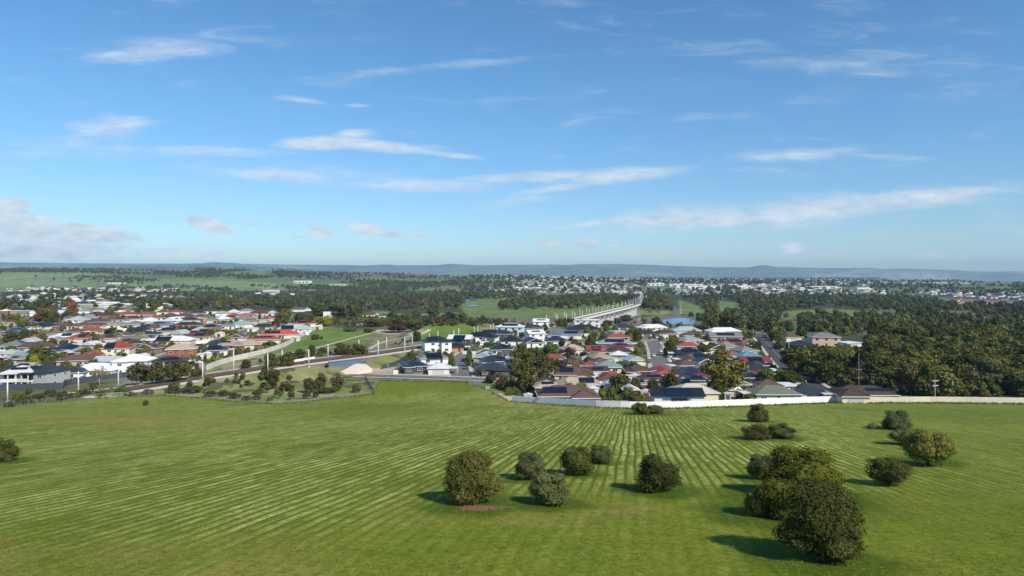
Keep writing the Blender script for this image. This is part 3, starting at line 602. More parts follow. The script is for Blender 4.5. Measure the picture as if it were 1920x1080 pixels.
TREES = [
 # right suburb
 (985, 738, 54, 60, 'gum', BG), (980, 692, 48, 46, 'gum', OG), (1020, 713, 58, 46, 'gum', BG), (1032, 668, 34, 25, 'round', MG), (1067, 680, 31, 29, 'round', PB), (1076, 698, 34, 27, 'bare', GO), (1110, 653, 25, 29, 'round', BG),
 (1163, 742, 46, 40, 'round', DG), (1194, 742, 30, 32, 'round', DG), (1225, 743, 30, 33, 'round', DG), (1260, 740, 34, 42, 'round', DG), (1262, 716, 26, 22, 'round', PB), (1203, 675, 30, 27, 'bare', BA), (1216, 692, 25, 21, 'bare', BA), (1256, 668, 26, 30, 'round', DG), (1266, 650, 22, 22, 'round', MG),
 (1196, 640, 24, 22, 'round', DG), (1186, 628, 18, 16, 'round', OG), (1362, 746, 88, 84, 'gum', 'olive-gold'), (1325, 664, 44, 18, 'shrub', DG), (1330, 681, 23, 19, 'round', DG), (1350, 672, 22, 18, 'gum', OG), (1440, 724, 44, 32, 'round', MG), (1487, 724, 46, 28, 'round', DG), (1446, 686, 22, 23, 'palm', MG), (1424, 664, 14, 27, 'round', DG), (1413, 655, 14, 18, 'shrub', DG),
 (1502, 742, 21, 21, 'round', PB), (1529, 749, 32, 22, 'palm', OG), (1410, 754, 28, 19, 'shrub', OG), (1190, 763, 36, 28, 'gum', BG), (1207, 762, 26, 22, 'round', OG), (941, 726, 20, 23, 'gum', GG), (846, 690, 17, 30, 'round', MG), (878, 688, 16, 26, 'round', MG), (880, 676, 15, 20, 'round', DG),
 (928, 689, 25, 17, 'round', MG), (912, 656, 19, 15, 'round', DG), (903, 707, 18, 17, 'palm', MG), (1010, 668, 22, 14, 'shrub', MG), (1105, 664, 20, 16, 'shrub', YG), (1112, 672, 22, 14, 'palm', YG), (1150, 690, 14, 10, 'shrub', YG), (1165, 700, 18, 10, 'shrub', DG), (1125, 720, 14, 12, 'shrub', OG), (1140, 725, 12, 12, 'shrub', DG),
 (1166, 675, 14, 14, 'palm', MG), (1223, 708, 18, 14, 'shrub', DG), (1280, 690, 14, 12, 'shrub', DG), (1310, 726, 20, 16, 'round', DG), (1292, 735, 36, 14, 'shrub', DG), (1140, 612, 26, 12, 'round', DG), (1090, 612, 18, 14, 'round', BG), (1155, 607, 30, 12, 'shrub', BG), (1175, 603, 26, 13, 'round', BG), (1232, 610, 24, 16, 'round', DG), (1207, 606, 22, 10, 'shrub', GG), (1320, 622, 30, 14, 'round', DG), (1338, 615, 20, 12, 'round', PB), (1390, 628, 26, 12, 'round', OG), (1408, 634, 20, 14, 'round', OG), (1456, 640, 24, 20, 'round', DG), (1463, 655, 26, 18, 'shrub', GG), (1448, 630, 30, 22, 'gum', BG), (1418, 626, 34, 24, 'gum', BG), (1480, 622, 30, 22, 'round', DG),
 (1022, 620, 16, 12, 'round', DG), (1050, 612, 22, 14, 'round', BG), (1066, 606, 30, 10, 'round', BG), (965, 632, 14, 14, 'round', DG), (976, 630, 14, 16, 'round', PB), (890, 660, 14, 10, 'shrub', YG), (996, 640, 12, 9, 'shrub', MG), (1010, 626, 14, 8, 'shrub', YG), (960, 718, 14, 14, 'gum', OG), (1004, 738, 26, 18, 'shrub', DG),
 (1380, 700, 14, 12, 'shrub', DG), (1397, 752, 20, 12, 'shrub', MG), (1416, 738, 6, 18, 'pencil', YG), (1310, 690, 14, 14, 'shrub', DG), (1240, 726, 22, 16, 'shrub', OG), (1545, 660, 22, 14, 'palm', OG), (1240, 640, 14, 12, 'shrub', OG), (1262, 640, 20, 12, 'shrub', MG), (1278, 625, 18, 10, 'shrub', OG),
 # left suburb
 (68, 684, 48, 33, 'round', DG), (17, 665, 24, 17, 'round', MG), (42, 643, 20, 27, 'round', DG), (14, 642, 32, 19, 'round', DG), (64, 628, 24, 20, 'palm', YG), (82, 627, 20, 10, 'shrub', YG), (74, 644, 24, 17, 'round', OG), (205, 629, 32, 15, 'round', DG), (160, 672, 24, 22, 'round', OG), (184, 675, 28, 21, 'round', YG), (230, 679, 20, 17, 'round', DG), (204, 677, 12, 12, 'round', DG),
 (181, 724, 36, 38, 'bare', GO), (109, 718, 18, 12, 'palm', YG), (255, 724, 50, 42, 'gum', BG), (288, 723, 54, 46, 'gum', BG), (326, 719, 46, 40, 'gum', BG), (345, 706, 26, 24, 'gum', OG), (366, 709, 31, 19, 'round', BG), (358, 692, 29, 30, 'palm', MG), (270, 669, 17, 19, 'round', OG), (262, 664, 12, 10, 'shrub', YG), (302, 648, 16, 9, 'shrub', OG), (320, 651, 18, 9, 'shrub', DG), (273, 646, 13, 12, 'round', YG),
 (350, 626, 30, 13, 'round', DG), (378, 628, 26, 12, 'round', DG), (405, 630, 22, 14, 'palm', MG), (420, 630, 22, 14, 'palm', MG), (436, 629, 18, 12, 'shrub', DG), (67, 584, 44, 24, 'round', DG), (75, 602, 44, 26, 'round', RB), (131, 591, 25, 28, 'round', RB), (123, 599, 22, 17, 'round', BG), (93, 605, 32, 22, 'round', DG), (3, 581, 14, 22, 'round', DG), (264, 573, 23, 18, 'round', DG), (20, 606, 30, 16, 'round', OG), (40, 612, 30, 14, 'shrub', MG),
 (528, 606, 37, 27, 'round', OG), (533, 585, 42, 20, 'round', DG), (560, 605, 30, 18, 'round', DG), (594, 593, 32, 23, 'round', DG), (632, 599, 50, 33, 'gum', GG), (664, 595, 36, 21, 'round', BG), (604, 611, 40, 17, 'round', YG), (575, 602, 26, 14, 'round', OG), (422, 592, 5, 26, 'pencil', DG), (486, 604, 8, 17, 'pencil', DG), (496, 603, 6, 11, 'pencil', DG), (228, 600, 14, 10, 'shrub', DG), (310, 600, 14, 9, 'shrub', DG), (412, 600, 14, 11, 'palm', YG), (470, 614, 14, 9, 'palm', DG), (483, 618, 14, 8, 'shrub', DG),
 (450, 632, 14, 9, 'shrub', DG), (470, 640, 12, 8, 'shrub', DG), (505, 648, 26, 9, 'shrub', DG), (535, 634, 30, 10, 'shrub', DG), (560, 618, 20, 10, 'shrub', DG), (250, 640, 10, 8, 'shrub', DG), (135, 670, 14, 9, 'shrub', DG), (98, 672, 22, 11, 'shrub', DG), (120, 668, 16, 10, 'round', DG), (204, 641, 6, 12, 'pencil', YG), (290, 632, 6, 15, 'pencil', DG), (296, 633, 6, 9, 'pencil', YG), (175, 655, 10, 8, 'shrub', DG),
 # railway bank and park
 (504, 690, 29, 28, 'round', DG), (537, 688, 37, 27, 'round', DG), (560, 674, 27, 20, 'round', DG), (583, 664, 19, 17, 'round', BG), (602, 665, 18, 13, 'round', DG), (458, 692, 23, 17, 'round', DG), (589, 637, 19, 10, 'round', DG), (602, 636, 8, 6, 'shrub', DG), (506, 730, 32, 38, 'gum', BG), (494, 728, 18, 12, 'shrub', BG), (534, 733, 32, 13, 'shrub', PB), (577, 738, 30, 28, 'gum', DG), (600, 732, 27, 32, 'gum', BG), (608, 738, 38, 11, 'shrub', DG), (632, 734, 26, 32, 'gum', BG), (626, 736, 20, 12, 'shrub', DG), (667, 737, 21, 19, 'shrub', OG),
 (637, 666, 30, 15, 'round', DG), (637, 656, 22, 13, 'round', DG), (668, 667, 42, 22, 'round', BG), (650, 668, 16, 14, 'gum', PB), (780, 641, 23, 20, 'round', DG), (765, 670, 9, 9, 'round', DG), (745, 624, 60, 24, 'gum', PB), (775, 622, 40, 20, 'gum', BG), (700, 613, 40, 15, 'round', BG), (680, 606, 30, 10, 'shrub', OG), (655, 622, 30, 9, 'shrub', GG), (690, 624, 26, 9, 'shrub', DG), (720, 606, 30, 12, 'shrub', OG), (780, 597, 22, 16, 'gum', GG), (810, 597, 30, 22, 'gum', GG), (842, 601, 34, 16, 'gum', BG), (868, 608, 22, 22, 'gum', GG), (905, 607, 19, 16, 'gum', BG), (885, 612, 24, 12, 'round', BG), (932, 610, 24, 12, 'round', BG), (825, 606, 30, 12, 'shrub', PB), (760, 600, 26, 12, 'round', OG), (735, 596, 22, 12, 'round', DG), (800, 610, 24, 12, 'round', BG), (612, 690, 10, 8, 'shrub', PB),
 # scrub along the left field edge
 (14, 764, 22, 12, 'shrub', DG), (40, 759, 34, 16, 'shrub', DG), (62, 757, 14, 10, 'shrub', BA), (28, 748, 24, 14, 'shrub', OG), (66, 750, 18, 12, 'shrub', DG), (88, 755, 22, 10, 'shrub', BA), (104, 752, 40, 16, 'shrub', DG), (120, 748, 24, 10, 'shrub', PB), (140, 746, 26, 11, 'shrub', OG), (150, 744, 28, 12, 'shrub', PB), (186, 744, 28, 14, 'shrub', MG), (224, 740, 32, 16, 'shrub', MG), (240, 744, 26, 10, 'shrub', DG), (206, 742, 20, 9, 'shrub', BA),
 (275, 740, 24, 11, 'shrub', PB), (322, 738, 34, 12, 'shrub', DG), (356, 738, 42, 15, 'shrub', DG), (392, 744, 24, 12, 'shrub', DG), (416, 744, 24, 13, 'shrub', DG), (436, 748, 28, 12, 'shrub', DG), (460, 751, 22, 9, 'shrub', PB), (480, 750, 18, 10, 'shrub', BG), (546, 748, 14, 7, 'shrub', BA), (505, 752, 16, 8, 'shrub', GG)]
for t_ in TREES: tree(*t_)

# bushes and trees standing in the mown field, modelled leaf by leaf
def field_bush(u, v, wpx, hpx, lobes, col, label, n=6500, leaf=.017, trunk=None, name='field_bush', cat='bush', seed=1, thin=0.0, core=.8, group='bushes standing in the mown field'):
    p = P(u, v); sc = p.y / F; W = wpx * sc; Ht = hpx * sc; rad = W * .3; y0 = p.y + rad
    t = thing(name, (p.x * y0 / p.y, y0, float(gz(p.x, y0))), 0, label, cat, group, (u, v)); t.scale = (W * y0 / p.y, W * y0 / p.y, Ht * y0 / p.y)
    o = link('crown', crown_mesh('crown', lobes, n, leaf, seed, .2, core, thin), t); setmat(o, LEAF[col])
    link('trunk', trunk or trunk_mesh('trunk', .3, .035, lobes[:4], m_barkd, seed), t); return t
def dome(seed, n=9, top=.52):
    r = random.Random(seed); out = [(0, 0, top * .82, .36, .36, top * .82)]
    for i in range(n):
        a = 2 * math.pi * i / n + r.uniform(-.3, .3); s = r.uniform(.17, .25); q = .5 - s * r.uniform(.95, 1.25); out.append((math.cos(a) * q, math.sin(a) * q, r.uniform(.2, .62), s, s, r.uniform(.2, .3)))
    for i in range(4):
        a = r.uniform(0, 6.28); s = r.uniform(.14, .2); out.append((math.cos(a) * .18, math.sin(a) * .18, r.uniform(.74, .84), s, s, .17))
    return out
pine = [(-.05, 0, .52, .40, .38, .40), (.02, 0, .78, .32, .30, .21), (-.22, .05, .42, .26, .26, .30), (.22, 0, .40, .25, .24, .22), (.40, -.02, .33, .15, .15, .11), (-.12, -.15, .24, .28, .24, .17), (.1, -.18, .55, .26, .2, .26), (-.25, 0, .68, .2, .2, .2), (-.28, .02, .2, .2, .2, .12), (.18, .02, .82, .18, .18, .15), (0, 0, .9, .2, .2, .1), (.28, -.1, .27, .18, .16, .1), (-.05, -.05, .12, .26, .22, .09)]
field_bush(884, 951, 112, 99, pine, 'olive green', 'tall bushy conifer with woodchips spread beneath it in the mown field', 14000, .0125, None, 'conifer', 'tree', 3, .12, .8)
field_bush(993, 903, 66, 52, dome(2), 'grey-green', 'grey-green bush just behind the front bush, right of the tall conifer', seed=2)
field_bush(1030, 951, 84, 62, dome(3), 'grey-green', 'ragged grey-green bush nearest the camera, right of the tall conifer', seed=5, n=8000)
field_bush(1081, 895, 72, 57, dome(4), 'dark green', 'dark dome-shaped bush with a lower bush touching it on the right', seed=7)
field_bush(1123, 872, 56, 34, dome(5), 'grey-green', 'lower bush tucked behind the dark dome-shaped bush', seed=9)
field_bush(1235, 927, 94, 70, dome(6), 'dark green', 'large round lone bush with its shadow falling to the left', seed=11, n=8500)
field_bush(1421, 792, 46, 35, dome(7), 'dark green', 'small dark round bush just below the white boundary wall', seed=13, n=4500)
field_bush(1417, 826, 62, 28, dome(8), 'brownish green', 'brownish sparse bush, left one of the touching low pair', seed=15, n=3600, leaf=.02, core=.6)
field_bush(1463, 824, 62, 28, dome(9), 'dark green', 'green low bush, right one of the touching low pair', seed=17, n=4500)
field_bush(1202, 778, 40, 24, dome(10), 'dark green', 'dark bush against the white wall beside a browner low bush', seed=19, n=4000)
field_bush(1228, 777, 40, 17, dome(11), 'brownish green', 'brownish low bush against the white wall at the dark bush', seed=21, n=3000, leaf=.022)
field_bush(1681, 807, 58, 36, dome(12), 'grey-green', 'grey-green bush beside a brown dead clump near the far right corner', seed=23)
field_bush(1637, 805, 24, 11, dome(13), 'bare grey-brown', 'small brown dead clump left of the corner bush', seed=25, n=2000, leaf=.03)
field_bush(1694, 836, 56, 32, dome(14), 'grey-green', 'bush just in front of the far right corner bush', seed=27, n=4500)
field_bush(1428, 902, 58, 50, dome(15), 'grey-green', 'grey-green bush at the left end of the large olive clump', seed=29)
field_bush(1502, 940, 160, 92, dome(16, 11), 'dark olive', 'largest olive-green rounded bush of the clump on the right', seed=31, n=12000, leaf=.0125)
field_bush(1468, 978, 120, 78, dome(17, 10), 'dark olive', 'smaller olive bush in front of the largest one', seed=33, n=9000, leaf=.014)
field_bush(1416, 972, 46, 48, dome(18), 'dark green', 'dark narrow bush at the left foot of the olive clump', seed=35, n=4500)
field_bush(8, 868, 54, 46, dome(19), 'dark green', 'dark bush at the far left edge of the mown field', seed=37)
field_bush(273, 761, 12, 11, dome(20, 6), 'dark green', 'tiny lone bush near the left far edge of the field', seed=39, n=900, leaf=.05)
field_bush(1538, 1064, 165, 150, [(-q[0], q[1], *q[2:]) for q in pine], 'dark green', 'tall dark bushy tree nearest the camera, at the lower right', seed=41, n=13000, leaf=.012, name='leafy_tree', cat='tree')
field_bush(1742, 878, 96, 70, dome(22), 'olive green', 'olive rounded bush far right, behind the olive clump', seed=43, n=7500)
field_bush(1668, 915, 84, 52, dome(24), 'dark green', 'dark broad bush right of the olive clump', seed=45, n=6500)

# woodchips under the conifer, stones of their own size
def woodchips():
    r = np.random.default_rng(3); c = P(900, 955); n = 620; a = r.random(n) * 6.283; q = r.random(n) ** .75 * (1 + .35 * np.sin(a * 3 + 1) * r.random(n) + .2 * np.sin(a * 7)); x = c.x + .1 + np.cos(a) * q * 1.9; y = c.y + np.sin(a) * q * .9 + .1
    b = MB()
    for i in range(n):
        s = r.uniform(.05, .15); b.box((x[i], y[i], float(gz(x[i], y[i])) + .06 + s * .25), (s * 1.6, s, s * .5), a[i] * 3)
    o = link('woodchips', b.mesh('woodchips', [plain('woodchip', S(124, 92, 70), .9, .35, 3)])); o['kind'] = 'stuff'
woodchips()

# the near wood on the right: every tree that can be told apart
WOOD = [(1500, 668), (1530, 655), (1600, 655), (1640, 618), (1760, 622), (1880, 640), (1980, 640), (1980, 752), (1760, 747), (1560, 736), (1520, 715), (1495, 690)]
def near_wood():
    r = random.Random(12); pts = []
    rows = [742, 731, 720, 708, 697, 686, 676, 666, 657, 648, 640, 632, 626]
    for i, v in enumerate(rows):
        step = 36 - i * 1.3; u = 1500 + (i % 2) * step / 2
        while u < 1990:
            uu = u + r.uniform(-8, 8); vv = v + r.uniform(-3, 3); u += step
            if inpoly(np.array([uu]), np.array([vv]), WOOD)[0]: pts.append((uu, vv))
    pts = [q for q in pts if not (abs(q[0] - 1606) < 34 and q[1] > 700)]
    for (u, v) in pts[:130]:
        if u < 1640 and v < 712 and u > 1465: v = max(v, 700); 
        k = r.choice(['gum', 'gum', 'round', 'round']); col = r.choice([DG, DG, OG, BG, BG, OG, GG]); s = (v - HOR) / 200
        tree(u, v, r.uniform(52, 78) * (.35 + .65 * s), min(r.uniform(42, 66) * (.4 + .6 * s), v - 652 if u < 1640 else 99), k, col, group='trees of the right-hand wood')
near_wood()
tree(1795, 700, 26, 22, 'bare', GO); tree(1700, 706, 24, 18, 'round', YG)

# ------------------------------------------------------------------ houses
W_FRAME = MB()
for (cx_, cz_, sx_, sz_) in ((0, .46, 1, .08), (0, -.46, 1, .08), (-.47, 0, .06, .84), (.47, 0, .06, .84), (0, 0, .05, .84)): W_FRAME.box((cx_, 0, cz_), (sx_, .08, sz_))
me_frame = W_FRAME.mesh('window', [m_trim])
_b = MB(); _b.box((0, .012, 0), (.9, .03, .86)); me_pane = _b.mesh('pane', [m_glass])
_b = MB()
for (cx_, cz_, sx_, sz_) in ((0, .46, 1, .08), (0, -.46, 1, .08), (-.47, 0, .06, .84), (.47, 0, .06, .84)): _b.box((cx_, 0, cz_), (sx_, .08, sz_))
_b.box((0, .012, 0), (.9, .03, .86), 0, 1); me_winfar = _b.mesh('window', [m_trim, m_glass])
_b = MB(); _b.box((0, 0, .5), (1, .05, 1)); 
for i in range(5): _b.box((0, -.03, .1 + .2 * i), (.96, .03, .165))
me_garage = _b.mesh('garage_door', [m_garage])
_b = MB(); _b.box((0, 0, .5), (1, .08, 1)); _b.box((0, -.05, .5), (.8, .03, .88)); me_door = _b.mesh('front_door', [m_door])
def hip(b, x0, x1, y0, y1, z, pitch, dz=.16, mi=0, caps=None, gable=None):
    """closed hip roof solid; gable='front' ends it in a gable at y0; returns ridge height"""
    w_, d_ = x1 - x0, y1 - y0; A_, B_, C_, D_ = (x0, y0), (x1, y0), (x1, y1), (x0, y1); zt = z + dz
    b.poly([(*D_, z), (*C_, z), (*B_, z), (*A_, z)], mi)
    for p, q in ((A_, B_), (B_, C_), (C_, D_), (D_, A_)): b.poly([(*p, z), (*q, z), (*q, zt), (*p, zt)], mi)
    if w_ >= d_ and gable != 'front':
        h = d_ / 2 * pitch; r0 = (x0 + d_ / 2, (y0 + y1) / 2, zt + h); r1 = (x1 - d_ / 2, (y0 + y1) / 2, zt + h)
        if gable == 'side': r0 = (x0, r0[1], r0[2]); r1 = (x1, r1[1], r1[2])
        b.poly([(*A_, zt), (*B_, zt), r1, r0], mi); b.poly([(*C_, zt), (*D_, zt), r0, r1], mi); b.poly([(*B_, zt), (*C_, zt), r1], mi); b.poly([(*D_, zt), (*A_, zt), r0], mi)
    else:
        h = w_ / 2 * pitch; r0 = ((x0 + x1) / 2, y0 if gable == 'front' else y0 + w_ / 2, zt + h); r1 = ((x0 + x1) / 2, y1 - w_ / 2 if gable != 'front' else y1, zt + h)
        b.poly([(*B_, zt), (*C_, zt), r1, r0], mi); b.poly([(*D_, zt), (*A_, zt), r0, r1], mi); b.poly([(*C_, zt), (*D_, zt), r1], mi); b.poly([(*A_, zt), (*B_, zt), r0], mi)
    if caps is not None:
        for p, q in ((r0, r1), ((*A_, zt), r0), ((*D_, zt), r0), ((*B_, zt), r1), ((*C_, zt), r1)):
            if (gable == 'front' or gable == 'side') and (p, q) != (r0, r1): continue
            if (Vector(p) - Vector(q)).length > .5:
                if p[2] < q[2] and p != r0 and w_ < d_ and gable is None and p[:2] in (B_, A_): q = r0
                elif p[2] < q[2] and w_ < d_ and gable is None: q = r1
                caps.tube([Vector(p) + Vector((0, 0, .02)), Vector(q) + Vector((0, 0, .02))], [.12, .12], 4)
    return zt + h
def solar_mesh(n, m):
    b = MB()
    for i in range(n):
        for j in range(m):
            b.box(((i - (n - 1) / 2) * 1.05, (j - (m - 1) / 2) * 1.68, 0), (1.02, 1.65, .05), 0, 0)
    return b.mesh('solar_array', [m_solar])
SOLM = {}
hr = random.Random(5)
def house(u, v, wpx, roof, wall, st=1, sol=0, form='wing', rot=None, label=None, name='house', wing_wall=None, dep=None, loc=None, detail=None, trim=None):
    p = loc or P(u, v); d = p.y; vis = wpx * d / F; r = rot if rot is not None else hr.uniform(-.22, .22)
    D = dep or hr.uniform(8.5, 11.5); D = min(D, max(5.0, vis * .9)); Wd = max(4.2, (vis - D * abs(math.sin(r))) / math.cos(r))
    if detail is None: detail = 2 if d < 360 else (1 if d < 620 else 0)
    near = v > 560
    cx, cyy = p.x, p.y + D / 2 * math.cos(r) + Wd / 2 * abs(math.sin(r)); z0 = float(gz(cx, cyy)) if near else p.z
    solw = 'solar-topped ' if sol else ''
    fw = {'wing': 'hip-roofed', 'hip': 'hip-roofed', 'gable': 'gable-fronted', 'side': 'gable-roofed', 'flat': 'flat-roofed', 'box': 'modern'}[form]
    lab = label or f'{solw}{roof}, {fw} {"two-storey " if st > 1 else ""}{wall} house {where(u, v)}'
    t = thing(name, (cx, cyy, z0), r, lab, 'house', 'houses of the suburbs', (u, v))
    e = .5; eh = 2.55 * st + (.25 if st > 1 else 0); pitch = .42 if form != 'side' else .38; x0, x1, y0, y1 = -Wd / 2, Wd / 2, -D / 2, D / 2
    wb = MB(); rb = MB(); fb = MB(); caps = MB() if (detail == 2 and ROOF[roof][1]) else None
    wb.box((0, 0, eh / 2 - .25), (Wd, D, eh + .5))
    fronts = [(x0, x1, y0)]; slopes = []
    tm = trim or (m_trimd if roof in ('navy', 'black', 'charcoal') and hr.random() < .5 else m_trim)
    if form in ('flat', 'box'):
        rb.box((0, -.15, eh + .2), (Wd + .5, D + .8, .28)); 
        if form == 'box': rb.box((Wd * .12, D * .05, eh + .55), (Wd * .6, D * .6, .5))
        fb.box((0, -.15, eh + .02), (Wd + .56, D + .86, .12)); slopes.append((0, 0, eh + (.88 if form == 'box' else .42), 0.04, 0))
    else:
        zt = hip(rb, x0 - e, x1 + e, y0 - e, y1 + e, eh, pitch, .16, 0, caps, {'gable': 'front', 'side': 'side'}.get(form))
        fb.box((0, y0 - e - .05, eh + .08), (Wd + 2 * e, .1, .2)); fb.box((x1 + e + .05, 0, eh + .08), (.1, D + 2 * e, .2)); fb.box((x0 - e - .05, 0, eh + .08), (.1, D + 2 * e, .2)); fb.box((0, y1 + e + .05, eh + .08), (Wd + 2 * e, .1, .2))
        if form == 'side' or Wd >= D and form != 'gable': slopes.append((0, y0 - e, eh + .16, pitch, (D + 2 * e) / 2))
        if form == 'gable':
            h = (Wd) / 2 * pitch; wb.poly([(x0, y0, eh - .02), (x1, y0, eh - .02), (0, y0, eh + h)]); wb.v[-3:] = [(q[0], q[1] - .004, q[2]) for q in wb.v[-3:]]
            fb.tube([(x0 - e, y0 - e - .02, eh + .12), (0, y0 - e - .02, zt - .02)], [.12, .12], 4); fb.tube([(x1 + e, y0 - e - .02, eh + .12), (0, y0 - e - .02, zt - .02)], [.12, .12], 4)
        if form == 'wing' and Wd > 9:
            ww = Wd * hr.uniform(.36, .46); pr = hr.uniform(1.6, 3.0); left = hr.random() < .5; wx0 = x0 if left else x1 - ww; wx1 = wx0 + ww
            g = 'front' if hr.random() < .45 else None
            wb.box(((wx0 + wx1) / 2, y0 - pr / 2 + .3, eh / 2 - .26), (ww - .01, pr + .6, eh + .47))
            hip(rb, wx0 - e + .01, wx1 + e - .01, y0 - pr - e, y0 + (ww + 2 * e) / 2 + .2 if g is None else 0, eh + .006, pitch, .16, 0, caps, g)
            fb.box(((wx0 + wx1) / 2, y0 - pr - e - .05, eh + .08), (ww + 2 * e, .1, .2))
            if g: h = ww / 2 * pitch; wb.poly([(wx0, y0 - pr - .006, eh - .02), (wx1, y0 - pr - .006, eh - .02), ((wx0 + wx1) / 2, y0 - pr - .006, eh + h)])
            fronts = [(wx0, wx1, y0 - pr), ((wx1, x1, y0) if left else (x0, wx0, y0))]
            if slopes: mx = (wx1 + x1) / 2 if left else (x0 + wx0) / 2; slopes = [(mx, y0 - e, eh + .16, pitch, (D + 2 * e) / 2)]
    FOOT.append((cx, cyy, max(Wd, D) * .5 + .8, r, Wd / 2 + 1.0, D / 2 + 2.2)); link('wall', wb.mesh('wall', [wmat(wall)]), t)
    ro = link('roof', rb.mesh('roof', [rmat(roof)]), t)
    if detail >= 1: link('fascia', fb.mesh('fascia', [tm]), t)
    if caps is not None and caps.v: link('ridge_cap', caps.mesh('ridge_cap', [rmat(roof)]), ro)
    if sol:
        if slopes:
            sx, sy, sz, pt, run = slopes[0]; n = min(12, max(3, int((Wd * (.42 if form == 'wing' and Wd > 9 else .6)) / 1.05))); m = 2 if sol > 1 else 1
            if pt < .1: n = min(14, int(Wd * .7 / 1.05)); m = sol
            if (n, m) not in SOLM: SOLM[(n, m)] = solar_mesh(n, m)
            a = math.atan(pt); f = (.55 if run else 0) * run
            so_ = link('solar_array', SOLM[(n, m)], ro, (sx, sy + f, sz + f * pt + .13)); so_.rotation_euler = (a, 0, 0)
            if sol > 2:
                so2 = link('solar_array', SOLM[(n, m)], ro, (sx, sy + f * .35, sz + f * .35 * pt + .13)); so2.rotation_euler = (a, 0, 0)
        else:
            n = max(3, min(8, int(D * .5))); m = 2 if sol > 1 else 1
            if (n, m) not in SOLM: SOLM[(n, m)] = solar_mesh(n, m)
            a = math.atan(pitch); f = (Wd / 2 + e) * .5
            so_ = link('solar_array', SOLM[(n, m)], ro, (x1 + e - f, .3, eh + .16 + f * pitch + .13)); so_.rotation_euler = (a, 0, math.pi / 2)
    # openings
    used_garage = False
    def window(x, y, z, wd, ht, side=0):
        rz = {0: 0, 1: math.pi / 2}[side]
        if detail == 2:
            o = link('window', me_frame, t, (x, y, z), rz, (wd, 1, ht)); link('pane', me_pane, o)
        else: link('window', me_winfar, t, (x, y, z), rz, (wd, 1, ht))
    if detail >= 1:
        for fi, (fx0, fx1, fy) in enumerate(fronts):
            L = fx1 - fx0
            if L > 5.2 and not used_garage and st == 1 and hr.random() < .55:
                o = link('garage_door', me_garage, t, (fx0 + L / 2, fy - .03, 0), 0, (min(4.8, L - 1), 1, 2.15)); used_garage = True
                if roof in ('navy', 'black', 'charcoal'): setmat(o, m_garaged)
                continue
            n = max(1, int(L / 4.2)); doorp = hr.randrange(n) if fi == len(fronts) - 1 and n > 1 else -1
            for i in range(n):
                x = fx0 + L * (i + .5) / n
                if i == doorp: link('front_door', me_door, t, (x, fy - .03, 0), 0, (1.0, 1, 2.05))
                else: window(x, fy - .02, 1.45, min(1.9, L / n * .55), 1.25)
                if st > 1: window(x, fy - .02, 4.2, min(1.7, L / n * .5), 1.2)
        for i in range(2 if D > 7 else 1):
            y = y0 + D * (i + .5) / 2
            window(x1 + .02, y, 1.5, 1.5, 1.1, 1)
            if st > 1: window(x1 + .02, y, 4.2, 1.4, 1.1, 1)
    if detail >= 1 and form in ('wing', 'hip') and st == 1 and hr.random() < .55:      # flat patio cover at the back or side
        b = MB(); sx = x1 + 1.9 if hr.random() < .5 else x0 - 1.9; b.box((sx, .3, 2.45), (3.2, min(6, D * .7), .12))
        for q in (-1, 1): b.box((sx + 1.4 * (1 if sx > 0 else -1), .3 + q * min(2.7, D * .3), 1.15), (.12, .12, 2.5))
        link('patio_cover', b.mesh('patio_cover', [plain('patio sheet', S(222, 220, 212), .5)]), t)
    return t
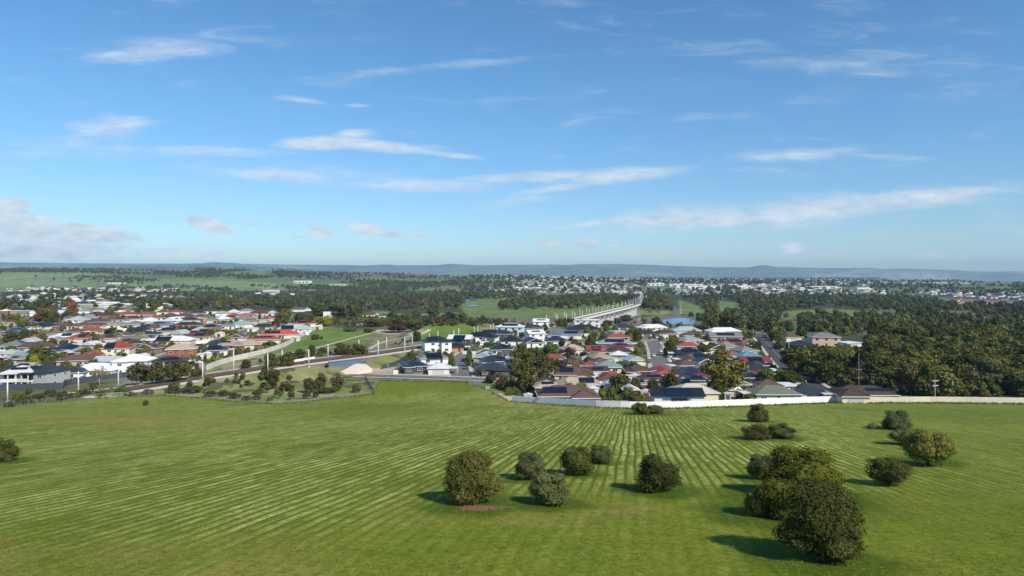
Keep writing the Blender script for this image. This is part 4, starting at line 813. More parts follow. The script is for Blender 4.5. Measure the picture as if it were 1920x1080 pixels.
HOUSES = [
 # right suburb, near to far
 (1065, 757, 112, 'brown', 'cream', 1, 2, 'wing'), (1275, 757, 94, 'black', 'white', 1, 3, 'side'), (1306, 752, 86, 'stone', 'cream', 1, 0, 'hip'), (1460, 754, 82, 'olive', 'tan', 1, 0, 'hip'), (1530, 752, 50, 'charcoal', 'white', 1, 0, 'wing'), (1630, 755, 112, 'dark brown', 'cream', 1, 1, 'wing'),
 (1184, 746, 28, 'white', 'orange brick', 1, 0, 'gable'), (1085, 736, 82, 'beige', 'white', 1, 2, 'wing'), (1022, 732, 40, 'dark brown', 'tan', 1, 0, 'hip'), (1447, 739, 46, 'brown', 'cream', 1, 0, 'wing'), (1474, 738, 40, 'white', 'white', 1, 0, 'flat'), (1393, 736, 28, 'grey', 'white', 1, 0, 'gable'), (1228, 727, 50, 'brown', 'brown brick', 1, 1, 'hip'), (1150, 722, 42, 'red', 'pink', 1, 0, 'wing'), (1412, 722, 34, 'black', 'charcoal', 1, 0, 'hip'), (1078, 717, 76, 'brown', 'cream', 1, 2, 'wing'), (1300, 714, 48, 'navy', 'white', 1, 0, 'wing'),
 (1198, 709, 46, 'brown', 'orange brick', 1, 0, 'wing'), (1240, 708, 36, 'crimson', 'white', 1, 0, 'hip'), (1427, 708, 50, 'navy', 'charcoal', 1, 0, 'hip'), (922, 706, 66, 'charcoal', 'charcoal', 1, 0, 'wing'), (822, 703, 38, 'white', 'white', 1, 0, 'wing'), (770, 700, 58, 'navy', 'charcoal', 1, 0, 'wing'), (1142, 701, 48, 'grey-green', 'cream', 1, 0, 'hip'), (1290, 698, 46, 'brown', 'cream', 1, 0, 'wing'), (1424, 698, 36, 'dark brown', 'brown brick', 1, 0, 'hip'), (1105, 698, 28, 'terracotta', 'red brick', 1, 0, 'hip'), (1420, 691, 54, 'crimson', 'tan', 1, 3, 'side'), (925, 690, 60, 'navy', 'white', 1, 1, 'wing'),
 (1193, 688, 38, 'pale teal', 'cream', 1, 0, 'gable'), (1303, 685, 48, 'brown', 'grey', 1, 2, 'wing'), (808, 684, 62, 'grey', 'white', 1, 3, 'hip'), (1128, 683, 46, 'beige', 'cream', 1, 1, 'wing'), (970, 682, 30, 'brown', 'white', 1, 0, 'hip'), (908, 681, 40, 'light grey', 'grey', 1, 1, 'gable'), (1410, 681, 48, 'sky-blue', 'tan', 1, 0, 'hip'), (1297, 674, 54, 'navy', 'brown brick', 1, 2, 'hip'), (1165, 671, 46, 'dark brown', 'grey', 1, 0, 'hip'), (1402, 669, 44, 'grey', 'tan', 1, 1, 'wing'), (1075, 666, 50, 'beige', 'tan', 1, 0, 'wing'), (940, 665, 44, 'navy', 'white', 1, 1, 'wing'),
 (1166, 662, 50, 'crimson', 'white', 1, 1, 'hip'), (815, 664, 58, 'navy', 'white', 2, 2, 'wing'), (852, 661, 34, 'black', 'orange brick', 1, 0, 'hip'), (1367, 661, 46, 'grey', 'white', 1, 0, 'wing'), (1293, 659, 44, 'red', 'cream', 1, 0, 'hip'), (862, 657, 46, 'white', 'charcoal', 2, 3, 'side'), (1508, 657, 42, 'navy', 'red brick', 1, 0, 'wing'), (1155, 654, 68, 'grey-green', 'grey', 1, 2, 'hip'), (1380, 654, 54, 'red', 'pink', 1, 2, 'hip'), (1600, 653, 42, 'white', 'white', 1, 0, 'flat'), (1000, 652, 44, 'black', 'white', 1, 0, 'gable'), (1553, 651, 54, 'grey', 'pink', 2, 0, 'hip'), (1297, 648, 52, 'grey-green', 'grey', 1, 0, 'wing'), (958, 648, 42, 'black', 'white', 1, 0, 'hip'), (1043, 648, 42, 'navy', 'white', 1, 0, 'wing'),
 (1003, 643, 38, 'white', 'white', 2, 1, 'side'), (905, 642, 60, 'black', 'white', 1, 2, 'wing'), (1160, 641, 44, 'red', 'pink', 1, 0, 'hip'), (1365, 640, 62, 'grey', 'grey', 1, 2, 'side'), (1487, 641, 38, 'brown', 'cream', 1, 1, 'hip'), (1305, 637, 48, 'brown', 'orange brick', 1, 0, 'hip'), (1060, 636, 64, 'blue-grey', 'white', 1, 2, 'wing'), (930, 634, 66, 'charcoal', 'brown brick', 1, 2, 'wing'), (1250, 634, 50, 'dark brown', 'cream', 1, 0, 'wing'), (1211, 633, 26, 'navy', 'cream', 1, 0, 'hip'), (1160, 630, 34, 'light grey', 'cream', 1, 0, 'flat'), (957, 629, 54, 'white', 'pale blue', 2, 2, 'hip'), (1360, 629, 62, 'white', 'cream', 1, 0, 'wing'), (1290, 627, 52, 'pale teal', 'white', 1, 0, 'wing'), (1095, 624, 60, 'black', 'charcoal', 1, 0, 'hip'), (1000, 623, 40, 'charcoal', 'tan', 1, 0, 'wing'),
 (1225, 622, 60, 'white', 'cream', 1, 0, 'wing'), (1170, 620, 38, 'charcoal', 'cream', 1, 0, 'hip'), (1015, 617, 30, 'white', 'white', 2, 1, 'side'), (1103, 614, 50, 'white', 'white', 2, 1, 'box'), (1842, 688, 26, 'terracotta', 'brown brick', 1, 0, 'hip'),
 # far tip of the left suburb and the buildings at the scrub
 (612, 594, 20, 'black', 'white', 2, 0, 'hip'), (612, 600, 16, 'terracotta', 'pink', 1, 0, 'gable'), (553, 585, 32, 'blue-grey', 'cream', 1, 1, 'hip'), (690, 594, 24, 'brown', 'cream', 1, 0, 'hip'), (704, 594, 12, 'white', 'white', 1, 0, 'gable'), (717, 599, 10, 'white', 'white', 1, 0, 'flat'), (574, 583, 16, 'teal', 'white', 1, 0, 'gable'),
 # left suburb, near to far
 (22, 729, 62, 'white', 'white', 2, 1, 'hip'), (68, 727, 62, 'charcoal', 'grey', 2, 1, 'wing'), (122, 713, 52, 'charcoal', 'white', 1, 0, 'wing'), (165, 708, 82, 'white', 'white', 1, 0, 'wing'), (240, 703, 62, 'white', 'white', 2, 0, 'wing'), (135, 689, 88, 'brown', 'tan', 1, 0, 'wing'), (305, 692, 68, 'charcoal', 'brown brick', 1, 1, 'hip'), (20, 681, 48, 'grey-green', 'red brick', 1, 0, 'wing'), (328, 678, 62, 'beige', 'red brick', 2, 0, 'hip'), (206, 675, 60, 'red', 'cream', 2, 3, 'wing'), (138, 669, 40, 'grey-green', 'grey', 1, 0, 'hip'), (392, 668, 56, 'charcoal', 'white', 1, 2, 'hip'), (115, 666, 56, 'navy', 'grey', 1, 2, 'wing'), (60, 661, 66, 'brown', 'cream', 1, 0, 'wing'), (14, 658, 46, 'grey', 'white', 1, 2, 'wing'), (424, 657, 56, 'beige', 'red brick', 1, 1, 'wing'), (460, 656, 46, 'beige', 'red brick', 1, 0, 'hip'),
 (240, 647, 62, 'olive', 'cream', 1, 0, 'wing'), (316, 647, 76, 'white', 'cream', 1, 3, 'wing'), (487, 646, 64, 'terracotta', 'cream', 1, 1, 'hip'), (136, 644, 46, 'red', 'cream', 1, 2, 'wing'), (187, 644, 44, 'brown', 'pink', 1, 1, 'wing'), (60, 642, 22, 'orange-red', 'orange brick', 1, 0, 'hip'), (105, 641, 46, 'white', 'cream', 1, 2, 'wing'), (362, 640, 52, 'dark red', 'cream', 1, 2, 'wing'), (517, 636, 74, 'orange-red', 'cream', 1, 2, 'wing'), (333, 633, 28, 'pale teal', 'white', 1, 0, 'gable'), (133, 630, 34, 'brown', 'white', 1, 0, 'hip'), (22, 629, 38, 'blue', 'white', 1, 1, 'hip'), (308, 629, 46, 'brown', 'tan', 1, 2, 'hip'), (162, 628, 44, 'red', 'cream', 1, 0, 'wing'), (252, 627, 34, 'navy', 'brown brick', 1, 1, 'hip'), (545, 624, 66, 'light grey', 'white', 1, 3, 'wing'), (280, 623, 30, 'brown', 'white', 1, 0, 'wing'),
 (390, 622, 36, 'brown', 'orange brick', 1, 2, 'hip'), (110, 619, 36, 'brown', 'red brick', 1, 0, 'wing'), (148, 618, 36, 'brown', 'cream', 1, 0, 'wing'), (75, 618, 44, 'navy', 'white', 1, 1, 'wing'), (420, 618, 32, 'blue-grey', 'cream', 1, 0, 'hip'), (347, 617, 56, 'dark brown', 'red brick', 1, 1, 'hip'), (176, 617, 36, 'brown', 'cream', 1, 0, 'wing'), (295, 616, 44, 'blue-grey', 'white', 1, 1, 'hip'), (212, 616, 40, 'grey', 'cream', 1, 0, 'wing'), (448, 615, 44, 'teal', 'white', 1, 0, 'hip'), (565, 614, 48, 'red', 'white', 1, 2, 'hip'), (246, 615, 36, 'grey', 'cream', 1, 0, 'wing'), (273, 609, 34, 'white', 'white', 1, 0, 'gable'), (12, 611, 26, 'brown', 'tan', 1, 0, 'hip'),
 (175, 610, 40, 'brown', 'cream', 1, 0, 'wing'), (318, 608, 32, 'white', 'white', 1, 1, 'gable'), (390, 607, 30, 'grey', 'orange brick', 1, 1, 'hip'), (352, 607, 36, 'dark brown', 'white', 1, 1, 'hip'), (210, 606, 42, 'brown', 'cream', 1, 1, 'wing'), (135, 606, 40, 'light grey', 'white', 1, 0, 'wing'), (408, 604, 34, 'white', 'cream', 1, 1, 'wing'), (245, 604, 32, 'brown', 'white', 1, 1, 'hip'), (455, 604, 38, 'grey', 'white', 1, 0, 'wing'), (346, 605, 30, 'brown', 'orange brick', 1, 0, 'hip'), (284, 602, 32, 'terracotta', 'white', 1, 0, 'wing'), (503, 603, 22, 'red', 'white', 1, 0, 'gable'), (482, 601, 30, 'teal', 'cream', 1, 0, 'hip'), (157, 602, 34, 'grey', 'white', 1, 0, 'hip'), (370, 600, 32, 'brown', 'tan', 1, 0, 'hip'), (312, 598, 34, 'brown', 'red brick', 1, 0, 'wing'), (458, 597, 32, 'salmon', 'white', 1, 0, 'hip'), (433, 597, 26, 'red', 'cream', 1, 0, 'hip'), (340, 598, 34, 'brown', 'white', 1, 0, 'hip'), (236, 594, 38, 'red', 'cream', 1, 0, 'wing'), (176, 594, 30, 'dark red', 'white', 1, 0, 'wing'), (200, 596, 30, 'brown', 'brown brick', 1, 1, 'hip'), (268, 594, 32, 'terracotta', 'tan', 1, 0, 'hip'), (412, 593, 30, 'beige', 'white', 1, 0, 'hip'), (485, 592, 42, 'dark red', 'white', 1, 0, 'wing'), (507, 592, 24, 'pale teal', 'white', 1, 0, 'hip'), (434, 591, 24, 'white', 'white', 1, 0, 'gable'), (365, 592, 32, 'brown', 'grey', 1, 1, 'hip'), (300, 590, 28, 'brown', 'cream', 1, 0, 'hip'), (325, 590, 28, 'red', 'white', 1, 0, 'hip'), (458, 588, 30, 'grey', 'white', 1, 0, 'hip'), (395, 588, 28, 'dark brown', 'white', 1, 0, 'hip'), (33, 588, 36, 'white', 'orange brick', 1, 0, 'flat'), (152, 588, 24, 'grey-green', 'white', 1, 0, 'hip'), (4, 588, 18, 'cream', 'red brick', 1, 0, 'hip'), (112, 588, 24, 'charcoal', 'white', 1, 0, 'hip'), (215, 585, 24, 'brown', 'white', 1, 0, 'hip'), (298, 584, 26, 'white', 'cream', 1, 0, 'gable'), (180, 586, 22, 'grey', 'white', 1, 0, 'hip'), (255, 586, 22, 'dark brown', 'cream', 1, 0, 'hip')]
for i, h_ in enumerate(HOUSES):
    u, v = h_[0], h_[1]; rot = None
    if u < 620: rot = hr.choice([.30, .22, -.12, .38, .10])
    elif v > 700: rot = hr.uniform(-.08, .10)
    else: rot = hr.choice([-.12, .08, .2, -.05, .3])
    house(*h_, rot=rot)

def infill():
    r = random.Random(77); styles = [('brown', 'cream'), ('terracotta', 'tan'), ('grey', 'red brick'), ('dark brown', 'orange brick'), ('beige', 'cream'), ('light grey', 'white'), ('charcoal', 'cream'), ('terracotta', 'cream'), ('white', 'tan'), ('brown', 'brown brick')]; made = 0
    areas = [([(960, 740), (1010, 690), (1060, 660), (1200, 640), (1320, 640), (1420, 660), (1480, 735), (1400, 750)], 26), ([(0, 715), (0, 612), (120, 596), (320, 590), (520, 600), (480, 640), (380, 680), (240, 690)], 36)]
    for poly, want in areas:
        n = 0
        for k in range(1500):
            u = r.uniform(min(q[0] for q in poly), max(q[0] for q in poly)); v = r.uniform(min(q[1] for q in poly), max(q[1] for q in poly))
            if n >= want: break
            if not inpoly(np.array([u]), np.array([v]), poly)[0]: continue
            p = PPfast(np.array([u]), np.array([v]))[0]; W = r.uniform(7.5, 11); cy_ = p[1] + 4.5
            if any(math.hypot(f[0] - p[0], f[1] - cy_) < (f[2] + W * .5) * .86 for f in FOOT) or any(np.min(np.hypot(q[:, 0] - p[0], q[:, 1] - cy_)) < h + W * .55 for q, h in ROADS): continue
            ro_, wa_ = r.choice(styles); house(u, v, W * F / p[1], ro_, wa_, 1, r.choice([0, 0, 1]), r.choice(['hip', 'gable', 'side', 'hip']), rot=r.uniform(-.2, .35), dep=r.uniform(6.5, 9)); n += 1; made += 1
RUNV = np.minimum.accumulate(Vc, axis=0)          # lowest photo row reached so far along each column of the terrain
def PPfast(u, v):
    q = np.zeros((len(u), 3)); ci = np.clip(np.round((u - ug[0]) / 5.0).astype(int), 0, len(ug) - 1); od = np.argsort(ci); ed = np.searchsorted(ci[od], np.arange(len(ug) + 1))
    for c in np.unique(ci):
        k = od[ed[c]:ed[c + 1]]
        col = -RUNV[:, c]; i = np.clip(np.searchsorted(col, -v[k]), 1, len(col) - 1); t = np.clip((-v[k] - col[i - 1]) / np.maximum(col[i] - col[i - 1], 1e-6), 0, 1); d = yrow[i - 1] + t * (yrow[i] - yrow[i - 1]); q[k, 1] = d; q[k, 0] = (u[k] - 960) / F * d
    q[:, 2] = gz(q[:, 0], q[:, 1]); return q
infill()
def balcony(t, x0, x1, y, z, eave):
    b = MB(); b.box(((x0 + x1) / 2, y - 1.2, z), (x1 - x0, 2.6, .25)); k = link('balcony', b.mesh('balcony', [m_trim]), t)
    b = MB(); b.box(((x0 + x1) / 2, y - 2.46, z + .6), (x1 - x0, .06, .9)); link('balcony_rail', b.mesh('balcony_rail', [m_trim]), k)
    for x in (x0 + .2, (x0 + x1) / 2, x1 - .2): b = MB(); b.box((x, y - 2.3, eave / 2 - .2), (.28, .28, eave + .4)); link('post', b.mesh('post', [m_trim]), k)
    b = MB(); b.box(((x0 + x1) / 2, y - .09, z + 1.3), ((x1 - x0) * .8, .1, 2.1)); link('sliding_door', b.mesh('sliding_door', [m_glass]), k)
    b = MB(); b.box(((x0 + x1) / 2, y - 1.25, eave + .3), (x1 - x0 + .8, 3.2, .16)); link('balcony_roof', b.mesh('balcony_roof', [t.children[1].material_slots[0].material]), k)
for o in [x for x, at in THINGS if at in ((22, 729), (68, 727))]: balcony(o, -4.2, 1.2, o.children[0].bound_box[0][1] - .02, 2.75, 5.2)
# ------------------------------------------------------------------ fences and walls
def wall_run(name, px, height, mat, label, cat, plen=2.4, thick=.12, post=None, group=None, cap=None):
    p = resample(world_line(px, 1), plen); c = p[len(p) // 2]
    t = thing(name, tuple(c), 0, label, cat, group, px[len(px) // 2])
    b = MB(); b.box((0, 0, height / 2 - .15), (1, thick, height + .3)); pm = b.mesh('panel', [mat]); qm = None
    if post: b = MB(); b.box((0, 0, height / 2 - .1), (.10, thick + .02, height + .3)); qm = b.mesh('post', [post])
    for i in range(len(p) - 1):
        a, d = p[i], p[i + 1]; L = math.hypot(d[0] - a[0], d[1] - a[1]); r = math.atan2(d[1] - a[1], d[0] - a[0]); m_ = (a + d) / 2
        link('panel', pm, t, tuple(m_ - c), r, (L - (.03 if not post else 0), 1, 1))
        if qm: link('post', qm, t, tuple(a - c), r)
    return t
m_bw = plain('white boundary sheet', S(236, 234, 228), .6, .05, .3, .03); m_cw = plain('cream boundary sheet', S(226, 214, 190), .7, .08, .3, .05); m_cf = plain('charcoal fence sheet', S(72, 76, 84), .6, .08, .3, .05)
wall_run('boundary_wall', [(960, 753), (1040, 759), (1150, 765), (1235, 766), (1310, 764), (1380, 761), (1500, 756), (1557, 754)], 1.85, m_bw, 'long white panel wall between the mown field and the houses', 'wall', 2.4, .1, m_bw)
wall_run('boundary_wall', [(1557, 754), (1620, 755), (1690, 755), (1760, 755), (1900, 757), (2100, 760)], 1.85, m_cw, 'cream panel wall continuing past the white wall along the field', 'wall', 2.4, .1, m_cw)
wall_run('noise_wall', [(388, 694), (412, 684), (440, 676), (475, 668), (510, 659), (545, 645), (560, 634), (580, 623), (604, 613)], 2.3, plain('weathered wall concrete', S(206, 200, 186), .85, .14, .3, .06), 'pale noise wall climbing between the left suburb and the park', 'wall', 4.0, .25, m_concw)
wall_run('garden_fence', [(-40, 737), (0, 733), (55, 731), (117, 729)], 2.2, m_cf, 'charcoal panel fence in front of the white balcony house', 'fence', 2.4, .08, m_cf)
wall_run('garden_fence', [(118, 729), (122, 723), (160, 718), (200, 712), (243, 707)], 2.2, m_cf, 'charcoal panel fence below the white-roofed row, stepping away', 'fence', 2.4, .08, m_cf)
wall_run('garden_fence', [(716, 692), (742, 686), (762, 672), (776, 660)], 1.8, m_cf, 'grey panel fence along the bank beside the navy-roofed corner house', 'fence', 2.4, .08, m_cf)
wall_run('concrete_barrier', [(541, 683), (560, 680), (590, 675)], 1.5, m_concw, 'white concrete barrier along the far side of the track', 'barrier', 3.0, .3)
def wire_fence(px, label, height=1.8, step=3.0, mat=None, dark=False):
    p = resample(world_line(px, 1), step); c = p[len(p) // 2]; t = thing('wire_fence', tuple(c), 0, label, 'fence', None, px[len(px) // 2])
    b = MB(); b.tube([(0, 0, -.2), (0, 0, height)], [.045, .045], 6); pm = b.mesh('post', [mat or m_metal])
    for q in p: link('post', pm, t, tuple(q - c))
    b = MB(); nw = 9
    for i in range(len(p) - 1):
        a, d = p[i] - c, p[i + 1] - c
        for k in range(nw):
            z = height * (k + .3) / nw; b.tube([(a[0], a[1], a[2] + z), (d[0], d[1], d[2] + z)], [.009, .009], 3)
        n = int(step / .35)
        for k in range(n):
            s = a + (d - a) * (k + .5) / n; b.tube([(s[0], s[1], s[2] + .05), (s[0], s[1], s[2] + height)], [.008, .008], 3)
    link('wire_mesh', b.mesh('wire_mesh', [mat or m_metal]), t)
wire_fence([(-60, 776), (0, 766), (60, 760), (140, 752), (220, 745), (300, 742)], 'wire fence with steel posts along the left far edge of the field')
wire_fence([(300, 742), (380, 748), (450, 755), (520, 759)], 'wire fence in front of the scrub below the railway bank')
wire_fence([(520, 759), (570, 755), (640, 747), (698, 740)], 'pale wire fence at the foot of the grassy bank')
wire_fence([(684, 712), (690, 722), (696, 732), (701, 741)], 'black mesh fence running down to the field at the bank end', 2.0, 2.0, m_wire)
wire_fence([(868, 714), (876, 717), (886, 722), (900, 727), (912, 730)], 'galvanised wire fence leading from the road to the green cabinet', 1.6, 2.2)
# field gate of steel bars
def gate(u, v, label):
    p = P(u, v); t = thing('field_gate', tuple(p), .25, label, 'gate', None, (u, v)); b = MB()
    for x in (-1.9, 1.9): b.tube([(x, 0, -.2), (x, 0, 2.4)], [.07, .07], 6)
    link('gate_post', b.mesh('gate_post', [m_metal]), t); b = MB()
    for z in (.25, .6, .95, 1.3, 1.6): b.tube([(-1.8, 0, z), (1.8, 0, z)], [.03, .03], 5)
    for x in (-1.75, 0, 1.75): b.tube([(x, 0, .2), (x, 0, 1.65)], [.035, .035], 5)
    link('gate_leaf', b.mesh('gate_leaf', [m_metal]), t)
gate(872, 716, 'steel bar gate at the field corner below the side street'); gate(890, 724, 'smaller steel gate panel near the green cabinet')
p = P(914, 731); t = thing('utility_cabinet', tuple(p), .1, 'pale green utility cabinet standing at the field corner', 'cabinet', None, (914, 731)); mg = plain('cabinet green', S(150, 172, 160), .5)
b = MB(); b.box((0, 0, .6), (1.35, .7, 1.2)); link('body', b.mesh('body', [mg]), t); b = MB(); b.box((0, 0, 1.24), (1.45, .8, .1)); link('lid', b.mesh('lid', [mg]), t); b = MB(); b.box((-.34, -.37, .6), (.6, .04, 1.0)); b.box((.34, -.37, .6), (.6, .04, 1.0)); link('door', b.mesh('door', [mg]), t)
p = P(742, 706); t = thing('sign_board', tuple(p), .05, 'blank white sign board on posts beside the front road', 'sign', None, (742, 706))
b = MB(); b.box((0, 0, 1.7), (1.9, .06, 1.7)); link('panel', b.mesh('panel', [m_bw]), t); b = MB(); b.box((-.8, .06, .9), (.08, .06, 2.6)); b.box((.8, .06, .9), (.08, .06, 2.6)); link('post', b.mesh('post', [m_metal]), t)

# ------------------------------------------------------------------ the railway
def railway():
    ln = resample(TRK, 4.0); near = ln[ln[:, 1] < 590]; t = thing('railway_track', tuple(near[len(near) // 2]), 0, 'double railway track curving from the left along the bank to the viaduct', 'railway', None, (600, 675)); c = Vector(near[len(near) // 2])
    m_ballast = asphalt_mat('ballast', S(112, 90, 78)); m_bench = asphalt_mat('gravel bench', S(206, 194, 174))
    def rib(name, p, o0, o1, z0, mat):
        me = ribbon_mesh(name, p, o0, o1, z0, mat, False, 3); me.transform(Matrix.Translation(-c)); return link(name, me, t)
    rib('gravel_bench', near, 2.9, 8.6, -.20, m_bench); rib('gravel_bench', near, -8.6, -2.9, -.22, m_bench)
    rib('ballast', ln[ln[:, 1] < 562], -3.9, 3.9, .16, m_ballast); rib('ballast', ln[ln[:, 1] > 558], -3.9, 3.9, .155, asphalt_mat('grey ballast', S(150, 144, 136)))
    for o in (-2.72, -1.28, 1.28, 2.72):
        b = MB(); q = offset_line(ln, o)
        b.tube([(x - c.x, y - c.y, z + .30 - c.z) for (x, y), z in zip(q, ln[:, 2])], [.07] * len(q), 4); link('rail', b.mesh('rail', [m_rail]), t)
    b = MB(); s = resample(near[near[:, 1] < 420], .9); a = np.gradient(s[:, :2], axis=0)
    for i in range(len(s)):
        r = math.atan2(a[i, 1], a[i, 0]) + math.pi / 2
        for o in (-2, 2):
            n = np.array((a[i, 1], -a[i, 0])); n /= np.linalg.norm(n); b.box((s[i, 0] + n[0] * o - c.x, s[i, 1] + n[1] * o - c.y, s[i, 2] + .18 - c.z), (2.4, .24, .12), r)
    o = link('sleepers', b.mesh('sleepers', [m_sleeper]), t); o['kind'] = 'stuff'
railway()
_b = MB(); _b.tube([(0, 0, -.6), (0, 0, 8.2)], [.24, .19], 8); me_mast = _b.mesh('mast_pole', [m_pole], True)
_b = MB(); _b.tube([(0, 0, 7.2), (1.4, 0, 6.6), (2.8, 0, 6.5)], [.05, .04, .04], 5); _b.tube([(0, 0, 5.7), (2.8, 0, 6.45)], [.045, .04], 5); _b.tube([(2.1, 0, 6.1), (3.2, 0, 5.6)], [.035, .035], 5); me_arm = _b.mesh('bracket_arm', [m_metal])
_b = MB(); _b.box((0, 0, -.2), (.9, .9, .7)); me_foot = _b.mesh('footing', [m_conc])
def nearest_track(x, y):
    k = np.argmin(np.hypot(TRK[:, 0] - x, TRK[:, 1] - y)); return TRK[k]
def mast(loc, at, label, hs=1.0, far=False):
    q = nearest_track(loc[0], loc[1]); r = math.atan2(q[1] - loc[1], q[0] - loc[0])
    t = thing('railway_mast', loc, r, label, 'mast', 'overhead line masts along the railway', at); t.scale = (1, 1, hs)
    link('mast_pole', me_mast, t); link('bracket_arm', me_arm, t)
    if not far: link('footing', me_foot, t)
MASTS = [(14, 753, 41), (147, 737, 41), (222, 726, 31), (307, 717, 38), (380, 716, 38), (438, 699, 42), (502, 697, 34), (529, 686, 30), (579, 688, 33), (615, 674, 29), (673, 664, 27), (709, 666, 28), (725, 657, 25), (759, 659, 26), (773, 651, 24), (805, 645, 20), (821, 642, 22), (851, 637, 18), (860, 633, 18), (889, 630, 18), (896, 630, 20), (920, 624, 16), (925, 623, 17)]
NEARTO = ['at the far left beside the wire fence', 'before the charcoal fence', 'before the white-roofed row', 'before the dark gum trees', 'just right of the dark gum trees', 'at the foot of the pale noise wall', 'standing over the lone bank gum', 'between the two dark trackside trees', 'left of the blue bridge girder', 'behind the middle of the blue bridge girder', 'at the scrubby trees past the bridge', 'just past the blue bridge girder', 'at the gravel path bend', 'above the grey bank fence', 'behind the grey bank fence', 'behind the two-storey navy-roofed house', 'beside the mound, over the navy roof', 'before the middle of the grassy mound', 'at the middle of the grassy mound', 'at the right slope of the mound', 'at the right foot of the mound', 'left of the white two-storey house', 'touching the white two-storey house']
for (u, v, hp), nn in zip(MASTS, NEARTO):
    q = P(u, v); mast(tuple(q), (u, v), 'pale railway mast ' + nn, hp * q.y / F / 8.2)

def viaduct():
    ln = resample(TRK[(TRK[:, 1] > 560) & (TRK[:, 1] < 985)], 6.0); c = Vector(ln[0])
    t = thing('viaduct', tuple(c), 0, 'long pale railway viaduct on wall piers crossing the river valley', 'bridge', None, (1150, 590))
    b = MB(); secs = [(-5, -.1), (5, -.1), (5, -1.0), (3, -2.6), (-3, -2.6), (-5, -1.0)]; V = []
    for (o, z) in secs: q = offset_line(ln, o); V.append(np.stack([q[:, 0] - c.x, q[:, 1] - c.y, ln[:, 2] + z - c.z], 1))
    V = np.stack(V + V[:1], 1); link('deck', fast_mesh('deck', V.reshape(-1, 3), grid_faces(len(ln), 7)[:, ::-1], [m_conc]), t)
    for s in (-1, 1):
        V = []
        for (o, z) in ((4.8, -.08), (4.8, 1.0), (5.15, 1.0), (5.15, -.9), (4.9, -1.05)): q = offset_line(ln, s * o); V.append(np.stack([q[:, 0] - c.x, q[:, 1] - c.y, ln[:, 2] + z - c.z], 1))
        V = np.stack(V, 1); f = grid_faces(len(ln), 5); link('parapet', fast_mesh('parapet', V.reshape(-1, 3), f if s > 0 else f[:, ::-1], [m_conc]), t)
    s = resample(TRK[(TRK[:, 1] > 560) & (TRK[:, 1] < 975)], 23.0); a = np.gradient(s[:, :2], axis=0); b = MB(); 
    b.box((0, 0, -7.5), (4.6, 2.0, 14.6)); b.box((0, 0, -1.6), (7.2, 2.6, 1.3)); pm = b.mesh('pier', [m_concw])
    for i in range(3, len(s) - 1): link('pier', pm, t, (s[i, 0] - c.x, s[i, 1] - c.y, s[i, 2] - 1.6 - c.z), math.atan2(a[i, 1], a[i, 0]) + math.pi / 2)
viaduct()
s_ = resample(TRK[(TRK[:, 1] > 545) & (TRK[:, 1] < 1230)], 25.0)
ORD = 'first second third fourth fifth sixth seventh eighth ninth tenth eleventh twelfth thirteenth fourteenth fifteenth sixteenth seventeenth eighteenth nineteenth twentieth twenty-first twenty-second twenty-third twenty-fourth twenty-fifth twenty-sixth twenty-seventh twenty-eighth twenty-ninth thirtieth'.split()
for side, nm in ((-1, 'far'), (1, 'near')):
    q = offset_line(s_, side * 4.6)
    for i in range(len(s_)):
        mast((q[i, 0], q[i, 1], s_[i, 2]), (960 + F * q[i, 0] / q[i, 1], 590), f'pale mast, {ORD[i]} from the near end on the {nm} side of the viaduct', .95, True)
